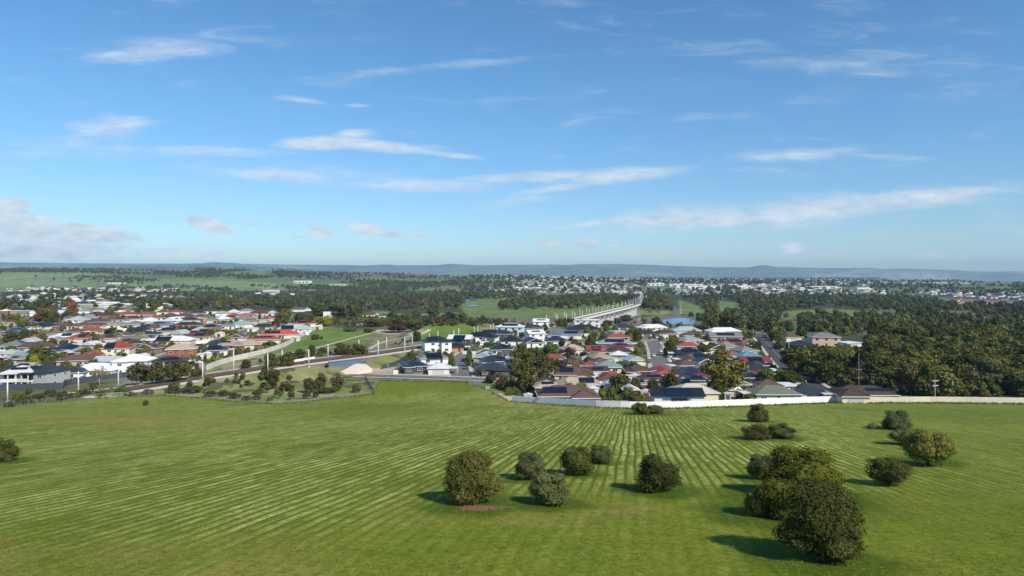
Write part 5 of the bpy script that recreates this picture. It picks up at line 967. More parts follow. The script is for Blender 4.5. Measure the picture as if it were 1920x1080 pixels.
# steel bridge over the underpass
def bridge():
    a, d = raw3(592, 684, 2.6), raw3(656, 675, 3.0); a = Vector(a); d = Vector(d); v = d - a; L = v.length; r = math.atan2(v.y, v.x); c = (a + d) / 2
    off = Vector((math.sin(r), -math.cos(r), 0)) * 9.0; c = c + off; c.z = 2.7
    t = thing('rail_bridge', (c.x, c.y, c.z), r, 'blue-grey steel girder bridge carrying the track over the underpass', 'bridge', None, (624, 680)); mb = plain('bridge blue paint', S(88, 110, 132), .5, .15, .4)
    b = MB(); b.box((0, 0, .5), (L, .35, 2.5)); b.box((0, -.1, 1.78), (L + .2, .6, .14)); b.box((0, -.1, -.58), (L + .2, .6, .14)); link('girder', b.mesh('girder', [mb]), t)
    b = MB()
    for i in range(14): b.box((-L / 2 + L * (i + .5) / 14, -.22, .6), (.1, .14, 2.2))
    link('stiffener', b.mesh('stiffener', [mb]), t)
    for s in (-1, 1):
        b = MB(); b.box((s * (L / 2 - .8), 1.8, -2.2), (1.6, 3.4, 3.2)); link('abutment', b.mesh('abutment', [m_conc]), t)
    b = MB(); b.box((0, 3.0, -2.4), (L - 3, .4, 3.2)); link('rear_wall', b.mesh('rear_wall', [plain('shade-darkened concrete', S(120, 116, 110), .9)]), t)  # rear wall concrete darkened to stand for the shade inside the underpass
    # pale paved batter right of the bridge
    u = [(627, 697), (650, 684), (690, 684), (698, 693), (690, 698), (655, 703)]
    q = [P(*w_) for w_ in u]; c2 = sum(q, Vector()) / len(q); m_sl = plain('batter concrete', S(228, 210, 192), .85, .08, .3)
    t2 = thing('paved_batter', tuple(c2), 0, 'pale concrete paved slope beside the bridge underpass', 'paving', None, (665, 693))
    top = [Vector(raw3(642, 686, 2.0)), Vector(raw3(668, 683.5, 2.0)), Vector(raw3(686, 685, 1.9)), Vector(raw3(698, 693, 1.0))]; bot = [Vector(raw3(626, 698, .35)), Vector(raw3(645, 700.5, .3)), Vector(raw3(672, 700, .3)), Vector(raw3(692, 697, .35))]
    for i in range(3):
        b = MB(); e = .004 * i; A_, B_, C_, D_ = [x - c2 for x in (bot[i], bot[i + 1], top[i + 1], top[i])]; z = Vector((0, 0, .5 + e))
        b.poly([A_ + z, B_ + z, C_ + z, D_ + z]); lo = Vector((0, 0, -1)); b.poly([A_ + lo, B_ + lo, B_ + z, A_ + z]); b.poly([B_ + lo, C_ + lo, C_ + z, B_ + z]); b.poly([D_ + z, C_ + z, C_ + lo, D_ + lo]); b.poly([D_ + lo, A_ + lo, A_ + z, D_ + z])
        link('paving_slab', b.mesh('paving_slab', [m_sl]), t2)
bridge()

# ------------------------------------------------------------------ street furniture, poles, cars, sheds
def lamp(u, v, hpx, label):
    p = P(u, v); hh = hpx * p.y / F; t = thing('street_lamp', tuple(p), pick.uniform(-1, 1) + 1.6, label, 'street lamp', 'street lamps', (u, v)); b = MB()
    b.tube([(0, 0, -.3), (0, 0, hh * .85)], [.1, .07], 6); b.tube([(0, 0, hh * .85), (.25, 0, hh * .95), (1.0, 0, hh)], [.06, .05, .04], 5); link('pole', b.mesh('pole', [m_metal]), t)
    b = MB(); b.box((1.3, 0, hh), (.8, .26, .12)); link('lamp_head', b.mesh('lamp_head', [m_metal]), t)
for u, v, h_, l in [(121, 686, 13, 'curved street lamp behind the white-roofed row'), (167, 681, 20, 'street lamp beside the yellow-green tree and cream two-storey house'), (728, 709, 27, 'tall street lamp beside the blank white sign'), (1512, 730, 18, 'curved street lamp at the lower end of the dark road'), (1476, 696, 15, 'street lamp halfway up the dark road'), (1418, 634, 11, 'street lamp at the top of the dark road'), (690, 692, 8, 'short lamp behind the paved slope'), (1262, 700, 16, 'street lamp at the lower end of the right cul-de-sac'), (1022, 664, 14, 'thin pole among the navy roofs'), (1424, 706, 13, 'thin pole before the dark road houses'), (457, 648, 10, 'lamp beside the noise wall'), (832, 714, 7, 'low post at the front road edge')]: lamp(u, v, h_, l)
def power_pole(u, v, hpx, arms, label, mat=m_wood, loc=None):
    p = loc or P(u, v); hh = hpx * p.y / F; t = thing('power_pole', tuple(p), .35, label, 'power pole', None, (u, v)); b = MB(); rp = .2 if mat is m_wood else .13; b.tube([(0, 0, -.5), (0, 0, hh)], [rp, rp * .7], 7); link('pole', b.mesh('pole', [mat]), t); out = []
    for (f, wd) in arms:
        b = MB(); b.box((0, -.18, hh * f), (wd, .14, .16)); a = link('cross_arm', b.mesh('cross_arm', [mat]), t); b = MB()
        for k in (-.46, -.2, .2, .46): b.tube([(wd * k, -.18, hh * f + .08), (wd * k, -.18, hh * f + .34)], [.06, .05], 5)
        link('insulator', b.mesh('insulator', [plain('insulator', S(190, 186, 176), .4)]), a)
        out += [Vector(p) + Matrix.Rotation(.35, 3, 'Z') @ Vector((wd * k, -.18, hh * f + .34)) for k in (-.46, .46)]
    return out
A1 = power_pole(1610, 739, 76, [(.60, 2.6), (.40, 2.0)], 'tall brown power pole standing over the dark brown long roof'); A2 = power_pole(1753, 749, 36, [(.97, 2.8), (.72, 2.4)], 'grey power pole with two crossarms behind the cream wall', m_pole); A3 = power_pole(1826, 700, 56, [(.98, 1.8), (.78, 1.6), (.58, 1.6)], 'brown pole with stepped arms deep in the right wood'); A4 = power_pole(1702, 712, 22, [(.9, 3.0), (.6, 2.6)], 'small pole with pale crossarms among the wood trees', m_pole)
power_pole(1479, 676, 43, [(.97, .8)], 'thin pole on the verge right of the dark road', m_pole); A6 = power_pole(1990, 742, 60, [(.9, 2.6), (.7, 2.2)], 'brown power pole at the far right beyond the grey one')
b = MB()
def span(a, c, sag=.8):
    pts = [a.lerp(c, k / 10) - Vector((0, 0, sag * 4 * (k / 10) * (1 - k / 10))) for k in range(11)]; b.tube(pts, [.018] * 11, 3)
for i in (0, 1): span(A1[i], A4[i]); span(A4[i], A2[i]); span(A2[i], A6[i]); span(A1[i + 2], A2[i + 2], 1.2)
tag(link('power_line', b.mesh('power_line', [m_wire])), 'thin dark wires strung between the poles of the right-hand wood', 'power line', None, (1700, 700))
def lattice(u, v, hpx, label):
    p = P(u, v); hh = hpx * p.y / F; t = thing('transmission_tower', tuple(p), .4, label, 'pylon', None, (u, v)); b = MB()
    for sx in (-1, 1):
        for sy in (-1, 1): b.tube([(sx * 2.2, sy * 2.2, -1), (sx * .5, sy * .5, hh * .7), (sx * .2, sy * .2, hh)], [.07, .05, .04], 4)
    for k in range(7):
        z0, z1 = hh * k / 8, hh * (k + 1) / 8; w0, w1 = 2.2 - 1.8 * k / 8 * 1.2, 2.2 - 1.8 * (k + 1) / 8 * 1.2
        for s in (-1, 1): b.tube([(-w0, s * w0, z0), (w1, s * w1, z1)], [.03, .03], 3); b.tube([(s * w0, -w0, z0), (s * w1, w1, z1)], [.03, .03], 3)
    link('lattice_frame', b.mesh('lattice_frame', [m_metal]), t); b = MB()
    for f in (.72, .84, .96): b.box((0, 0, hh * f), (7, .2, .14))
    link('cross_arm', b.mesh('cross_arm', [m_metal]), t)
lattice(1198, 612, 38, 'slim lattice pylon rising right beside the viaduct end piers'); lattice(1276, 588, 26, 'slim lattice pylon beyond the lake beside the straight far road')
CARM = {k: plain('car paint ' + k, c, .25, .04, 1, .02, 0.0, .6) for k, c in {'white': S(232, 232, 230), 'silver': S(170, 174, 178), 'black': S(30, 31, 34), 'dark red': S(110, 30, 34), 'blue': S(52, 84, 130), 'pale green': S(190, 214, 190), 'grey': S(96, 98, 102)}.items()}
def car_meshes():
    out = {}
    for kind, prof, L, win in (('car', [(-2.1, .35), (-2.15, .75), (-1.95, .92), (-1.45, .98), (-.85, 1.42), (.55, 1.46), (1.15, 1.0), (1.95, .86), (2.1, .6), (2.1, .35)], 4.2, [(-1.3, .98), (-.8, 1.36), (.5, 1.4), (1.0, 1.0)]),
                               ('van', [(-2.4, .4), (-2.42, 1.9), (-2.2, 2.05), (1.0, 2.05), (1.75, 1.25), (2.35, 1.05), (2.42, .6), (2.42, .4)], 4.8, [(.3, 1.3), (.3, 1.88), (.95, 1.9), (1.55, 1.3)])):
        hw = .88 if kind == 'car' else .95; b = MB()
        for s in (-1, 1): b.poly([(x, s * hw * (1 if z < 1.02 or kind == 'van' else .82), z) for x, z in (prof if s < 0 else prof[::-1])])
        for i in range(len(prof)):
            p, q = prof[i], prof[(i + 1) % len(prof)]; a = hw * (1 if p[1] < 1.02 or kind == 'van' else .82); c = hw * (1 if q[1] < 1.02 or kind == 'van' else .82)
            b.poly([(*(p[0], a), p[1]), (q[0], c, q[1]), (q[0], -c, q[1]), (p[0], -a, p[1])])
        g = MB()
        for s in (-1, 1): g.poly([(x, s * (hw * (.99 if z < 1.05 or kind == 'van' else .84) + .015), z) for x, z in (win if s < 0 else win[::-1])])
        f0, f1 = ((.6, 1.42), (1.12, 1.03)) if kind == 'car' else ((1.04, 2.0), (1.72, 1.3)); g.poly([(f0[0] + .03, -.66, f0[1]), (f1[0] + .03, -.74, f1[1]), (f1[0] + .03, .74, f1[1]), (f0[0] + .03, .66, f0[1])])
        if kind == 'car': g.poly([(-.9, .66, 1.41), (-1.43, .72, 1.02), (-1.43, -.72, 1.02), (-.9, -.66, 1.41)]); g.v[-4:] = [(x - .03, y, z) for x, y, z in g.v[-4:]]
        out[kind] = (b.mesh('body', [CARM['white']]), g.mesh('window', [m_glass]), L)
    w_ = MB(); w_.tube([(0, -.11, 0), (0, .11, 0)], [.33, .33], 12); return out, w_.mesh('wheel', [m_rubber])
CARS, me_wheel = car_meshes()
def vehicle(u, v, kind, col, rz, label):
    p = P(u, v); t = thing('parked_car' if kind == 'car' else 'parked_van', (p.x, p.y, p.z + .14), rz, label, kind, 'vehicles parked about the suburbs', (u, v)); bm_, gm, L = CARS[kind]
    o = link('body', bm_, t); setmat(o, CARM[col]); link('window', gm, t)
    for x in (-L * .31, L * .31):
        for y in (-.8, .8): link('wheel', me_wheel, t, (x, y, .33))
for a in [(1240, 661, 'car', 'white', 1.5, 'white car parked at the right kerb of the cul-de-sac'), (1225, 669, 'car', 'pale green', 1.6, 'pale car standing at the left kerb of the cul-de-sac'), (1250, 665, 'car', 'silver', 1.2, 'silver car on the drive beside the cul-de-sac trees'), (1156, 683, 'van', 'white', 1.4, 'white van on the drive before the cream gable'), (1166, 684, 'car', 'black', 1.4, 'black car beside the white van'), (1064, 715, 'car', 'white', .3, 'white car under the long veranda'), (928, 708, 'car', 'dark red', 1.5, 'dark red car in front of the charcoal garage'),
          (870, 678, 'car', 'black', 1.6, 'black car at the right kerb of the left side street'), (874, 692, 'car', 'grey', 1.6, 'grey car nearest the corner in the left side street'), (1232, 635, 'car', 'white', 1.5, 'white car left of two at the cream duplex'), (1240, 635, 'car', 'silver', 1.5, 'silver car right of two at the cream duplex'), (484, 614, 'car', 'black', .8, 'black car on the road behind the orange-red roof'), (153, 643, 'van', 'white', .2, 'white van in the yard left of the olive roof'), (164, 644, 'car', 'black', .2, 'black car next to the white van of the left suburb'), (385, 640, 'car', 'white', .5, 'white car where the left suburb roads meet'), (358, 652, 'car', 'black', .5, 'black car halfway along the left suburb road'), (258, 666, 'car', 'blue', .4, 'blue car below the cream two-storey house'), (890, 652, 'car', 'blue', .3, 'blue car outside the white gable frame house'), (1262, 672, 'car', 'white', .2, 'white car at the navy roof drive'), (1218, 722, 'car', 'silver', 1.4, 'silver car between the dark trees and brown roof'), (1400, 735, 'car', 'white', .4, 'white car beside the grey gabled shed')]: vehicle(*a)
def shed(u, v, wpx, hm, roof, wall, label):
    p = P(u, v); Wd = wpx * p.y / F; D = Wd * .7; t = thing('garden_shed', tuple(p), pick.uniform(-.2, .2), label, 'shed', 'garden sheds between the houses', (u, v)); b = MB(); b.box((0, D / 2, hm / 2 - .1), (Wd, D, hm + .2)); h = Wd / 2 * .32
    b.poly([(-Wd / 2, -.004, hm), (Wd / 2, -.004, hm), (0, -.004, hm + h)]); link('wall', b.mesh('wall', [wmat(wall)]), t); b = MB(); hip(b, -Wd / 2 - .15, Wd / 2 + .15, -.2, D + .2, hm, .32, .06, 0, None, 'front'); link('roof', b.mesh('roof', [rmat(roof)]), t); link('shed_door', me_door, t, (0, -.04, 0), 0, (min(1.8, Wd * .5), 1, 1.9))
SH = [(1028, 742, 30, 'light grey', 'grey'), (1050, 739, 22, 'white', 'white'), (1110, 742, 24, 'white', 'white'), (1283, 726, 22, 'white', 'cream'), (1212, 748, 20, 'white', 'cream'), (990, 755, 16, 'white', 'white'), (1365, 752, 12, 'white', 'grey'), (1120, 652, 18, 'white', 'white'), (1160, 668, 22, 'light grey', 'grey'), (1200, 700, 20, 'white', 'cream'), (1190, 717, 22, 'white', 'white'), (1255, 722, 16, 'white', 'tan'), (1345, 690, 14, 'white', 'white'), (1320, 700, 16, 'cream', 'cream'), (1010, 690, 16, 'light grey', 'grey'), (880, 640, 16, 'white', 'white'), (1098, 680, 14, 'white', 'cream'), (1340, 735, 18, 'grey', 'tan'), (1385, 746, 22, 'grey', 'brown brick'), (1500, 735, 18, 'white', 'cream'), (1490, 748, 16, 'grey', 'white'),
      (372, 674, 14, 'white', 'white'), (384, 672, 16, 'white', 'cream'), (408, 664, 18, 'white', 'white'), (272, 684, 14, 'white', 'white'), (345, 700, 22, 'light grey', 'white'), (370, 690, 14, 'white', 'grey'), (98, 662, 12, 'white', 'grey'), (40, 674, 14, 'white', 'white'), (270, 646, 22, 'white', 'cream'), (230, 662, 16, 'salmon', 'cream'), (265, 675, 18, 'cream', 'white'), (118, 634, 12, 'white', 'white'), (300, 624, 18, 'white', 'cream'), (410, 632, 16, 'white', 'cream'), (470, 622, 14, 'cream', 'white'), (570, 628, 18, 'white', 'white'), (552, 640, 14, 'white', 'cream'), (595, 618, 14, 'white', 'cream'), (232, 610, 14, 'white', 'white'), (330, 612, 14, 'white', 'cream'), (190, 622, 14, 'cream', 'white')]
for (u, v, w_, ro_, wa_) in SH: shed(u, v, w_, 2.3, ro_, wa_, f'small {ro_}-roofed {wa_} shed {where(u, v)}')
# garden fences between plots
yr = random.Random(44)
FN = [(1100, 728, 40), (1180, 712, 30), (1240, 716, 28), (1330, 728, 40), (1290, 702, 30), (1120, 690, 30), (1170, 678, 36), (1270, 684, 26), (1330, 668, 30), (1400, 700, 30), (1440, 745, 40), (1035, 722, 30), (1010, 680, 30), (880, 664, 26), (950, 656, 30), (900, 646, 30), (1080, 645, 40), (1200, 652, 20), (1330, 648, 30), (1095, 630, 30), (170, 690, 40), (80, 674, 40), (30, 688, 40), (250, 672, 26), (200, 650, 36), (300, 640, 40), (380, 646, 26), (150, 650, 30), (80, 650, 36), (270, 632, 40), (350, 630, 30), (440, 642, 30), (500, 640, 30), (140, 622, 40), (220, 622, 36), (320, 620, 36), (60, 622, 30), (180, 602, 40), (400, 612, 30), (440, 608, 26)]
for (u, v, w_) in FN:
    wall_run('garden_fence', [(u - w_ / 2, v + yr.uniform(-1, 1)), (u + w_ / 2, v + yr.uniform(-2.5, 2.5))], 1.8, yr.choice([m_cw, m_bw, m_trim, m_cf]), f'panel fence between gardens {where(u, v)}', 'fence', 3.6, .08, None, 'garden fences between the houses')

# ------------------------------------------------------------------ big buildings across the valley
def block(u, v, wpx, hpx, col, label, name='warehouse', cat='warehouse', dm=40, ribs=8, flat=True, loc=None):
    p = loc or P(u, v); sc = p.y / F; Wd = wpx * sc; hh = hpx * sc; t = thing(name, (p.x, p.y + dm / 2, p.z), 0, label, cat, None, (u, v)); m = plain('cladding ' + label[:14], col, .6, .1, .05)
    b = MB(); b.box((0, 0, hh / 2 - 1), (Wd, dm, hh + 2)); link('wall', b.mesh('wall', [m]), t); b = MB()
    if flat: b.box((0, 0, hh + .3), (Wd + .8, dm + .8, .5))
    else: hip(b, -Wd / 2 - .4, Wd / 2 + .4, -dm / 2 - .4, dm / 2 + .4, hh, .18, .3, 0, None, 'side')
    link('roof', b.mesh('roof', [rmat('white' if sum(col) > 1.2 else 'light grey')]), t)
    for i in range(ribs):
        x = -Wd / 2 + Wd * (i + .5) / ribs; b = MB(); b.box((x, -dm / 2 - .06, hh * .42), (Wd / ribs * .55, .14, hh * .5)); link('window' if ribs > 5 else 'loading_door', b.mesh('window', [m_glass if name != 'warehouse' else m_garaged]), t)
WHT = S(232, 232, 228)
for a in [(1229, 536, 32, 5, WHT, 'white flat warehouse nearest the railway end across the valley'), (1287, 538, 62, 5, S(220, 220, 214), 'long pale warehouse behind the yellow and red shops'), (1322, 541, 64, 5, WHT, 'long white warehouse right of the shops'), (1386, 537, 44, 4, WHT, 'white warehouse right of the longest one'), (1395, 541, 26, 5, S(232, 226, 212), 'cream warehouse at the right end of the industrial row'), (1428, 539, 14, 6, S(214, 206, 190), 'small tan hall beyond the industrial row'), (1537, 541, 66, 4, S(238, 230, 210), 'long cream hall at the foot of the thin mast'), (565, 531.5, 28, 5, WHT, 'white sheds on the green hill slope'), (212, 533, 24, 3, WHT, 'long white farm shed below the left hill'), (875, 548.5, 14, 3, WHT, 'white riverside shed before the scrubby slope'),
          (630, 536, 30, 3, S(216, 214, 204), 'pale farm sheds at the foot of the middle hills'), (1165, 552, 32, 6, S(224, 222, 210), 'pale building left of the railway beyond the viaduct'), (1105, 547, 40, 4, S(222, 224, 226), 'long grey-white hall left of the railway far end'), (1046, 547, 16, 3, S(96, 140, 150), 'teal-roofed hall in the middle far suburb'), (985, 545, 26, 3, WHT, 'white halls in the middle far suburb')]: block(*a, ribs=4)
block(506, 551, 27, 7, WHT, 'white three-part building before the far left woods', 'office_building', 'building', 25, 9); block(1619, 547, 23, 8, S(226, 224, 214), 'tall pale block among the far right suburb', 'office_building', 'building', 25, 10)
for u, c_, l in ((1229, S(226, 206, 60), 'yellow shop front left of the red one'), (1239, S(222, 200, 70), 'second yellow shop front beside the blue one'), (1247, S(50, 60, 110), 'dark blue shop front between the yellow and red'), (1255, S(206, 52, 66), 'red shop front in the far shop row')): block(u, 545.5, 8, 3, c_, l, 'shop', 'shop', 18, 3)
p = P(1530, 541); hh = 28 * p.y / F; t = thing('radio_mast', tuple(p), 0, 'thin pale radio mast above the long cream hall', 'mast', None, (1530, 530)); b = MB(); b.tube([(0, 0, -1), (0, 0, hh)], [1.2, .6], 6); link('pole', b.mesh('pole', [m_pole]), t); b = MB(); b.box((0, 0, hh * .8), (3.2, .5, 3)); b.box((0, 0, hh * .95), (2.4, .5, 3)); link('antenna', b.mesh('antenna', [m_metal]), t)
p = P(1795, 568); t = thing('excavator', tuple(p), .3, 'orange excavator on the bare earth at the far right', 'excavator', None, (1795, 566)); mo = plain('machine orange', S(214, 150, 60), .5); k = 3.0
b = MB(); b.box((0, 0, 1.9 * k / 1.6), (3.2 * k / 1.4, 2.6 * k / 1.4, 1.5 * k / 1.4)); link('body', b.mesh('body', [mo]), t); b = MB(); b.box((1.6, 0, 4.6), (2.4, 2.2, 2.6)); link('cab', b.mesh('cab', [m_glass]), t); b = MB(); b.tube([(3, 0, 3.5), (8, 0, 9), (13, 0, 7.5), (13.5, 0, 2.5)], [.7, .7, .5, .4], 6); b.box((13.2, 0, 1.8), (2, 1.8, 1.6)); link('boom', b.mesh('boom', [mo]), t)
for s in (-1, 1): b = MB(); b.box((0, s * 2.2, .8), (7.5, 1.4, 1.6)); link('track', b.mesh('track', [m_rubber]), t)

# ------------------------------------------------------------------ the far left suburb, house by house, then the distant masses
ROOFS_F = ['white', 'grey', 'light grey', 'charcoal', 'brown', 'cream', 'red', 'dark brown', 'terracotta', 'navy']
fr = random.Random(21); cnt = 0
for v in (592, 584, 577, 572, 567.5, 563.5, 560, 557, 554.5, 552, 549.5, 547.5):
    u = fr.uniform(-10, 10)
    while u < 330 and cnt < 84:
        s = (v - HOR) / 60; u += fr.uniform(16, 34) * s + 6
        if fr.random() < .10 or (v > 580 and (u > 215 or fr.random() < .35)) or u > 330 + (v < 566) * 60: continue
        ro_ = fr.choices(ROOFS_F, [5, 4, 3, 4, 3, 2, 1.2, 2, 1, 2])[0]; wa_ = fr.choice(['white', 'white', 'cream', 'tan', 'grey'])
        house(u, v + fr.uniform(-1, 1), (20 if fr.random() < .7 else 26) * s + 2, ro_, wa_, 1, 0, fr.choice(['hip', 'wing', 'gable', 'side']), rot=fr.uniform(-.4, .4), detail=0, label=f'far {ro_}-roofed {wa_} house {["beyond the rust-brown trees", "towards the green hill"][v < 561]}', ); cnt += 1

def scatter_group(name, label, pts, scl, rot, idx, protos):
    """one mass of many copies (geometry nodes, prototypes kept outside the scene)"""
    pc = bpy.data.collections.new('prototypes of ' + name)
    for i, (me, mats) in enumerate(protos):
        o = bpy.data.objects.new(f'{chr(97 + i)}_{name}_model', me); pc.objects.link(o)
        if mats: setmat(o, *mats)
    me = bpy.data.meshes.new(name); me.vertices.add(len(pts)); me.vertices.foreach_set('co', np.asarray(pts, np.float32).ravel())
    for nm, arr, ty in (('scl', scl, 'FLOAT_VECTOR'), ('rot', rot, 'FLOAT'), ('idx', idx, 'INT')):
        a = me.attributes.new(nm, ty, 'POINT'); a.data.foreach_set('vector' if ty == 'FLOAT_VECTOR' else 'value', np.asarray(arr, np.int32 if ty == 'INT' else np.float32).ravel())
    ob = link(name, me); g = bpy.data.node_groups.new(name, 'GeometryNodeTree'); g.interface.new_socket('Geometry', in_out='INPUT', socket_type='NodeSocketGeometry'); g.interface.new_socket('Geometry', in_out='OUTPUT', socket_type='NodeSocketGeometry')
    N = g.nodes; gi = N.new('NodeGroupInput'); go = N.new('NodeGroupOutput'); ip = N.new('GeometryNodeInstanceOnPoints'); ci = N.new('GeometryNodeCollectionInfo'); ci.inputs['Collection'].default_value = pc; ci.inputs['Separate Children'].default_value = True; ci.inputs['Reset Children'].default_value = True
    def attr(nm, ty): n = N.new('GeometryNodeInputNamedAttribute'); n.data_type = ty; n.inputs['Name'].default_value = nm; return n.outputs['Attribute']
    mp = N.new('GeometryNodeMeshToPoints'); g.links.new(gi.outputs[0], mp.inputs[0]); g.links.new(mp.outputs[0], ip.inputs['Points']); g.links.new(ci.outputs[0], ip.inputs['Instance']); ip.inputs['Pick Instance'].default_value = True
    g.links.new(attr('idx', 'INT'), ip.inputs['Instance Index']); cx = N.new('ShaderNodeCombineXYZ'); g.links.new(attr('rot', 'FLOAT'), cx.inputs['Z']); g.links.new(cx.outputs[0], ip.inputs['Rotation']); g.links.new(attr('scl', 'FLOAT_VECTOR'), ip.inputs['Scale']); g.links.new(ip.outputs[0], go.inputs[0])
    md = ob.modifiers.new('scatter', 'NODES'); md.node_group = g; ob['kind'] = 'stuff'; ob['label'] = label; return ob
def merged(c, t):
    """crown and trunk as one far tree mesh"""
    V = [v.co[:] for v in c.vertices]; Fs = [tuple(p.vertices) for p in c.polygons]; mi = [0] * len(Fs); n = len(V)
    if t: V += [v.co[:] for v in t.vertices]; Fs += [tuple(i + n for i in p.vertices) for p in t.polygons]; mi += [1] * len(t.polygons)
    me = bpy.data.meshes.new('far_tree'); me.from_pydata(V, [], Fs); me.materials.append(LEAF['dark green']); me.materials.append(m_bark); me.polygons.foreach_set('material_index', mi); me.update(); return me
FT = []
for s in range(4):
    L = rlobes(200 + s, 5, .62, .28, .21, .8, .16) + [(0, 0, .72, .24, .24, .24)]
    FT.append((merged(crown_mesh('far_crown', L, 190, .085, 200 + s, .3, .72, .15), trunk_mesh('far_trunk', .5, .03, [], m_bark, s)), s))
L = rlobes(220, 5, .40, .26, .24, 1.1, .1) + [(0, 0, .5, .3, .3, .4)]; FT.append((merged(crown_mesh('far_crown', L, 190, .09, 220, .3, .72, .1), None), 4))
FPROT = [(FT[0][0], (LEAF[DG], m_bark)), (FT[1][0], (LEAF[GG], m_bark)), (FT[2][0], (LEAF[BG], m_bark)), (FT[3][0], (LEAF[DG], m_bark)), (FT[4][0], (LEAF[OG], m_bark)), (FT[4][0], (LEAF[DG], m_bark))]
def region_pts(poly, dens, r, hpx_ref=9.0, excl=(), cap=6000, size=9.0, patch=0.0):
    """random spots inside a photo-space outline, thinned by the size a tree has there"""
    us = [p[0] for p in poly]; vs = [p[1] for p in poly]; u0, u1, v0, v1 = min(us), max(us), min(vs), max(vs); area = (u1 - u0) * (v1 - v0)
    n = int(area * 1.4); u = r.uniform(u0, u1, n); v = r.uniform(v0, v1, n); k = inpoly(u, v, poly)
    for e in excl: k &= ~inpoly(u, v, e)
    u, v = u[k], v[k]; q = PPfast(u, v); wpx = size * F / q[:, 1]; keep = dens / (1.4 * np.maximum(.35, wpx * .75) * np.maximum(.5, wpx * .28))
    if patch: keep = keep * np.clip(.5 + vn(q[:, 0], q[:, 1], 90, 41) * 1.6 + vn(q[:, 0], q[:, 1], 300, 42), 0, 1.5)
    k = r.random(len(u)) < keep; q = q[k]
    return q if len(q) <= cap else q[r.choice(len(q), cap, False)]
EXR = [[(1460, 600), (1464, 590), (1478, 582), (1560, 577), (1700, 588), (1660, 596), (1560, 592), (1500, 594), (1490, 598)], [(1458, 602), (1498, 600), (1503, 624), (1470, 630)], [(1345, 562), (1382, 566), (1390, 582), (1368, 588), (1350, 590)], [(1720, 583), (1815, 584), (1846, 590), (1786, 602), (1778, 596), (1790, 590)], [(1275, 560), (1300, 565), (1322, 585), (1318, 594), (1270, 592), (1255, 565)], [(1690, 553), (1800, 560), (2000, 564), (2000, 575), (1800, 574)], [(1470, 636), (1620, 636), (1625, 660), (1470, 672)]]
def forest(name, label, regs, seed, size=9.0, cap=9000):
    r = np.random.default_rng(seed); Q = []
    for (poly, dens, patch, ex) in regs: Q.append(region_pts(poly, dens, r, excl=ex, size=size, patch=patch, cap=cap))
    q = np.vstack(Q); n = len(q); s = size * r.uniform(.7, 1.35, n); hgt = s * r.uniform(.75, 1.2, n); q[:, 2] -= .2
    return scatter_group(name, label, q, np.stack([s, s, hgt], 1), r.uniform(0, 6.28, n), r.integers(0, 6, n), FPROT)
forest('valley_woods', 'dark bushland covering the valley floor and its edges', [([(250, 574), (430, 560), (600, 556), (740, 553), (860, 556), (872, 566), (866, 577), (780, 582), (640, 580), (540, 578), (420, 580), (300, 582)], 1.5, 0, []), ([(930, 578), (940, 570), (990, 560), (1100, 555), (1185, 557), (1190, 568), (1150, 573), (1060, 580), (950, 582)], 1.6, 0, []),
    ([(1207, 580), (1210, 556), (1232, 548), (1252, 560), (1262, 584)], 1.5, 0, []), ([(1262, 562), (1300, 556), (1500, 556), (1700, 556), (1850, 572), (2000, 576), (2000, 640), (1760, 625), (1640, 625), (1500, 640), (1460, 645), (1400, 625), (1330, 620), (1310, 606), (1290, 590)], 1.5, 0, EXR),
    ([(860, 549), (1000, 546), (1010, 556), (940, 562), (870, 560)], 1.3, 0, []), ([(300, 545), (480, 541), (640, 541), (900, 545), (905, 556), (600, 558), (420, 562), (340, 566)], 1.1, .5, []), ([(0, 590), (0, 545), (330, 548), (330, 586)], .34, .5, []), ([(-60, 606), (-60, 575), (300, 574), (310, 590), (130, 606)], .30, .3, [])], 31)
forest('wood_undergrowth', 'dense undergrowth beneath the right-hand wood', [([(1505, 675), (1620, 660), (1760, 640), (1990, 650), (1990, 750), (1780, 746), (1590, 735), (1530, 715)], 1.6, 0, [])], 39, 4.5, 2500)
forest('scrub_thicket', 'low mixed scrub behind the suburbs and on the park edge', [([(610, 606), (640, 592), (720, 592), (870, 598), (910, 606), (900, 612), (790, 612), (720, 612), (650, 616)], .75, .4, [[(690, 618), (770, 618), (770, 627), (700, 627)]]), ([(880, 598), (1040, 600), (1080, 606), (960, 612), (890, 610)], .8, .3, []), ([(1120, 612), (1250, 604), (1260, 614), (1330, 612), (1400, 622), (1340, 618), (1200, 614)], .6, .3, []), ([(300, 728), (440, 704), (560, 694), (640, 690), (690, 708), (690, 742), (560, 752), (450, 748)], .28, .7, []), ([(420, 700), (470, 684), (600, 664), (700, 650), (760, 642), (770, 648), (640, 664), (500, 684)], .35, .6, []), ([(690, 690), (740, 672), (780, 660), (770, 672), (735, 692)], .25, .5, []), ([(-200, 766), (-200, 740), (0, 742), (240, 736), (240, 744), (60, 756)], .5, .3, [])], 33, 2.5, 2600)
forest('hillside_trees', 'scattered dark trees over the green hills beyond the valley', [([(-300, 500), (40, 502), (200, 500), (380, 499), (520, 502), (620, 508), (620, 516), (560, 520), (430, 524), (330, 520), (180, 514), (60, 511), (-300, 510)], 1.3, .4, []), ([(200, 538), (420, 536), (640, 538), (640, 545), (200, 545)], .5, .5, []), ([(320, 512), (620, 508), (900, 522), (1000, 534), (960, 546), (700, 540), (600, 528), (430, 523)], .48, .9, []), ([(640, 525), (900, 528), (920, 546), (660, 545)], .35, .5, []), ([(120, 524), (160, 518), (220, 520), (300, 527), (280, 534), (180, 532)], .5, .5, []), ([(0, 510), (620, 510), (620, 540), (0, 540)], .004, 0, [])], 35, 9)
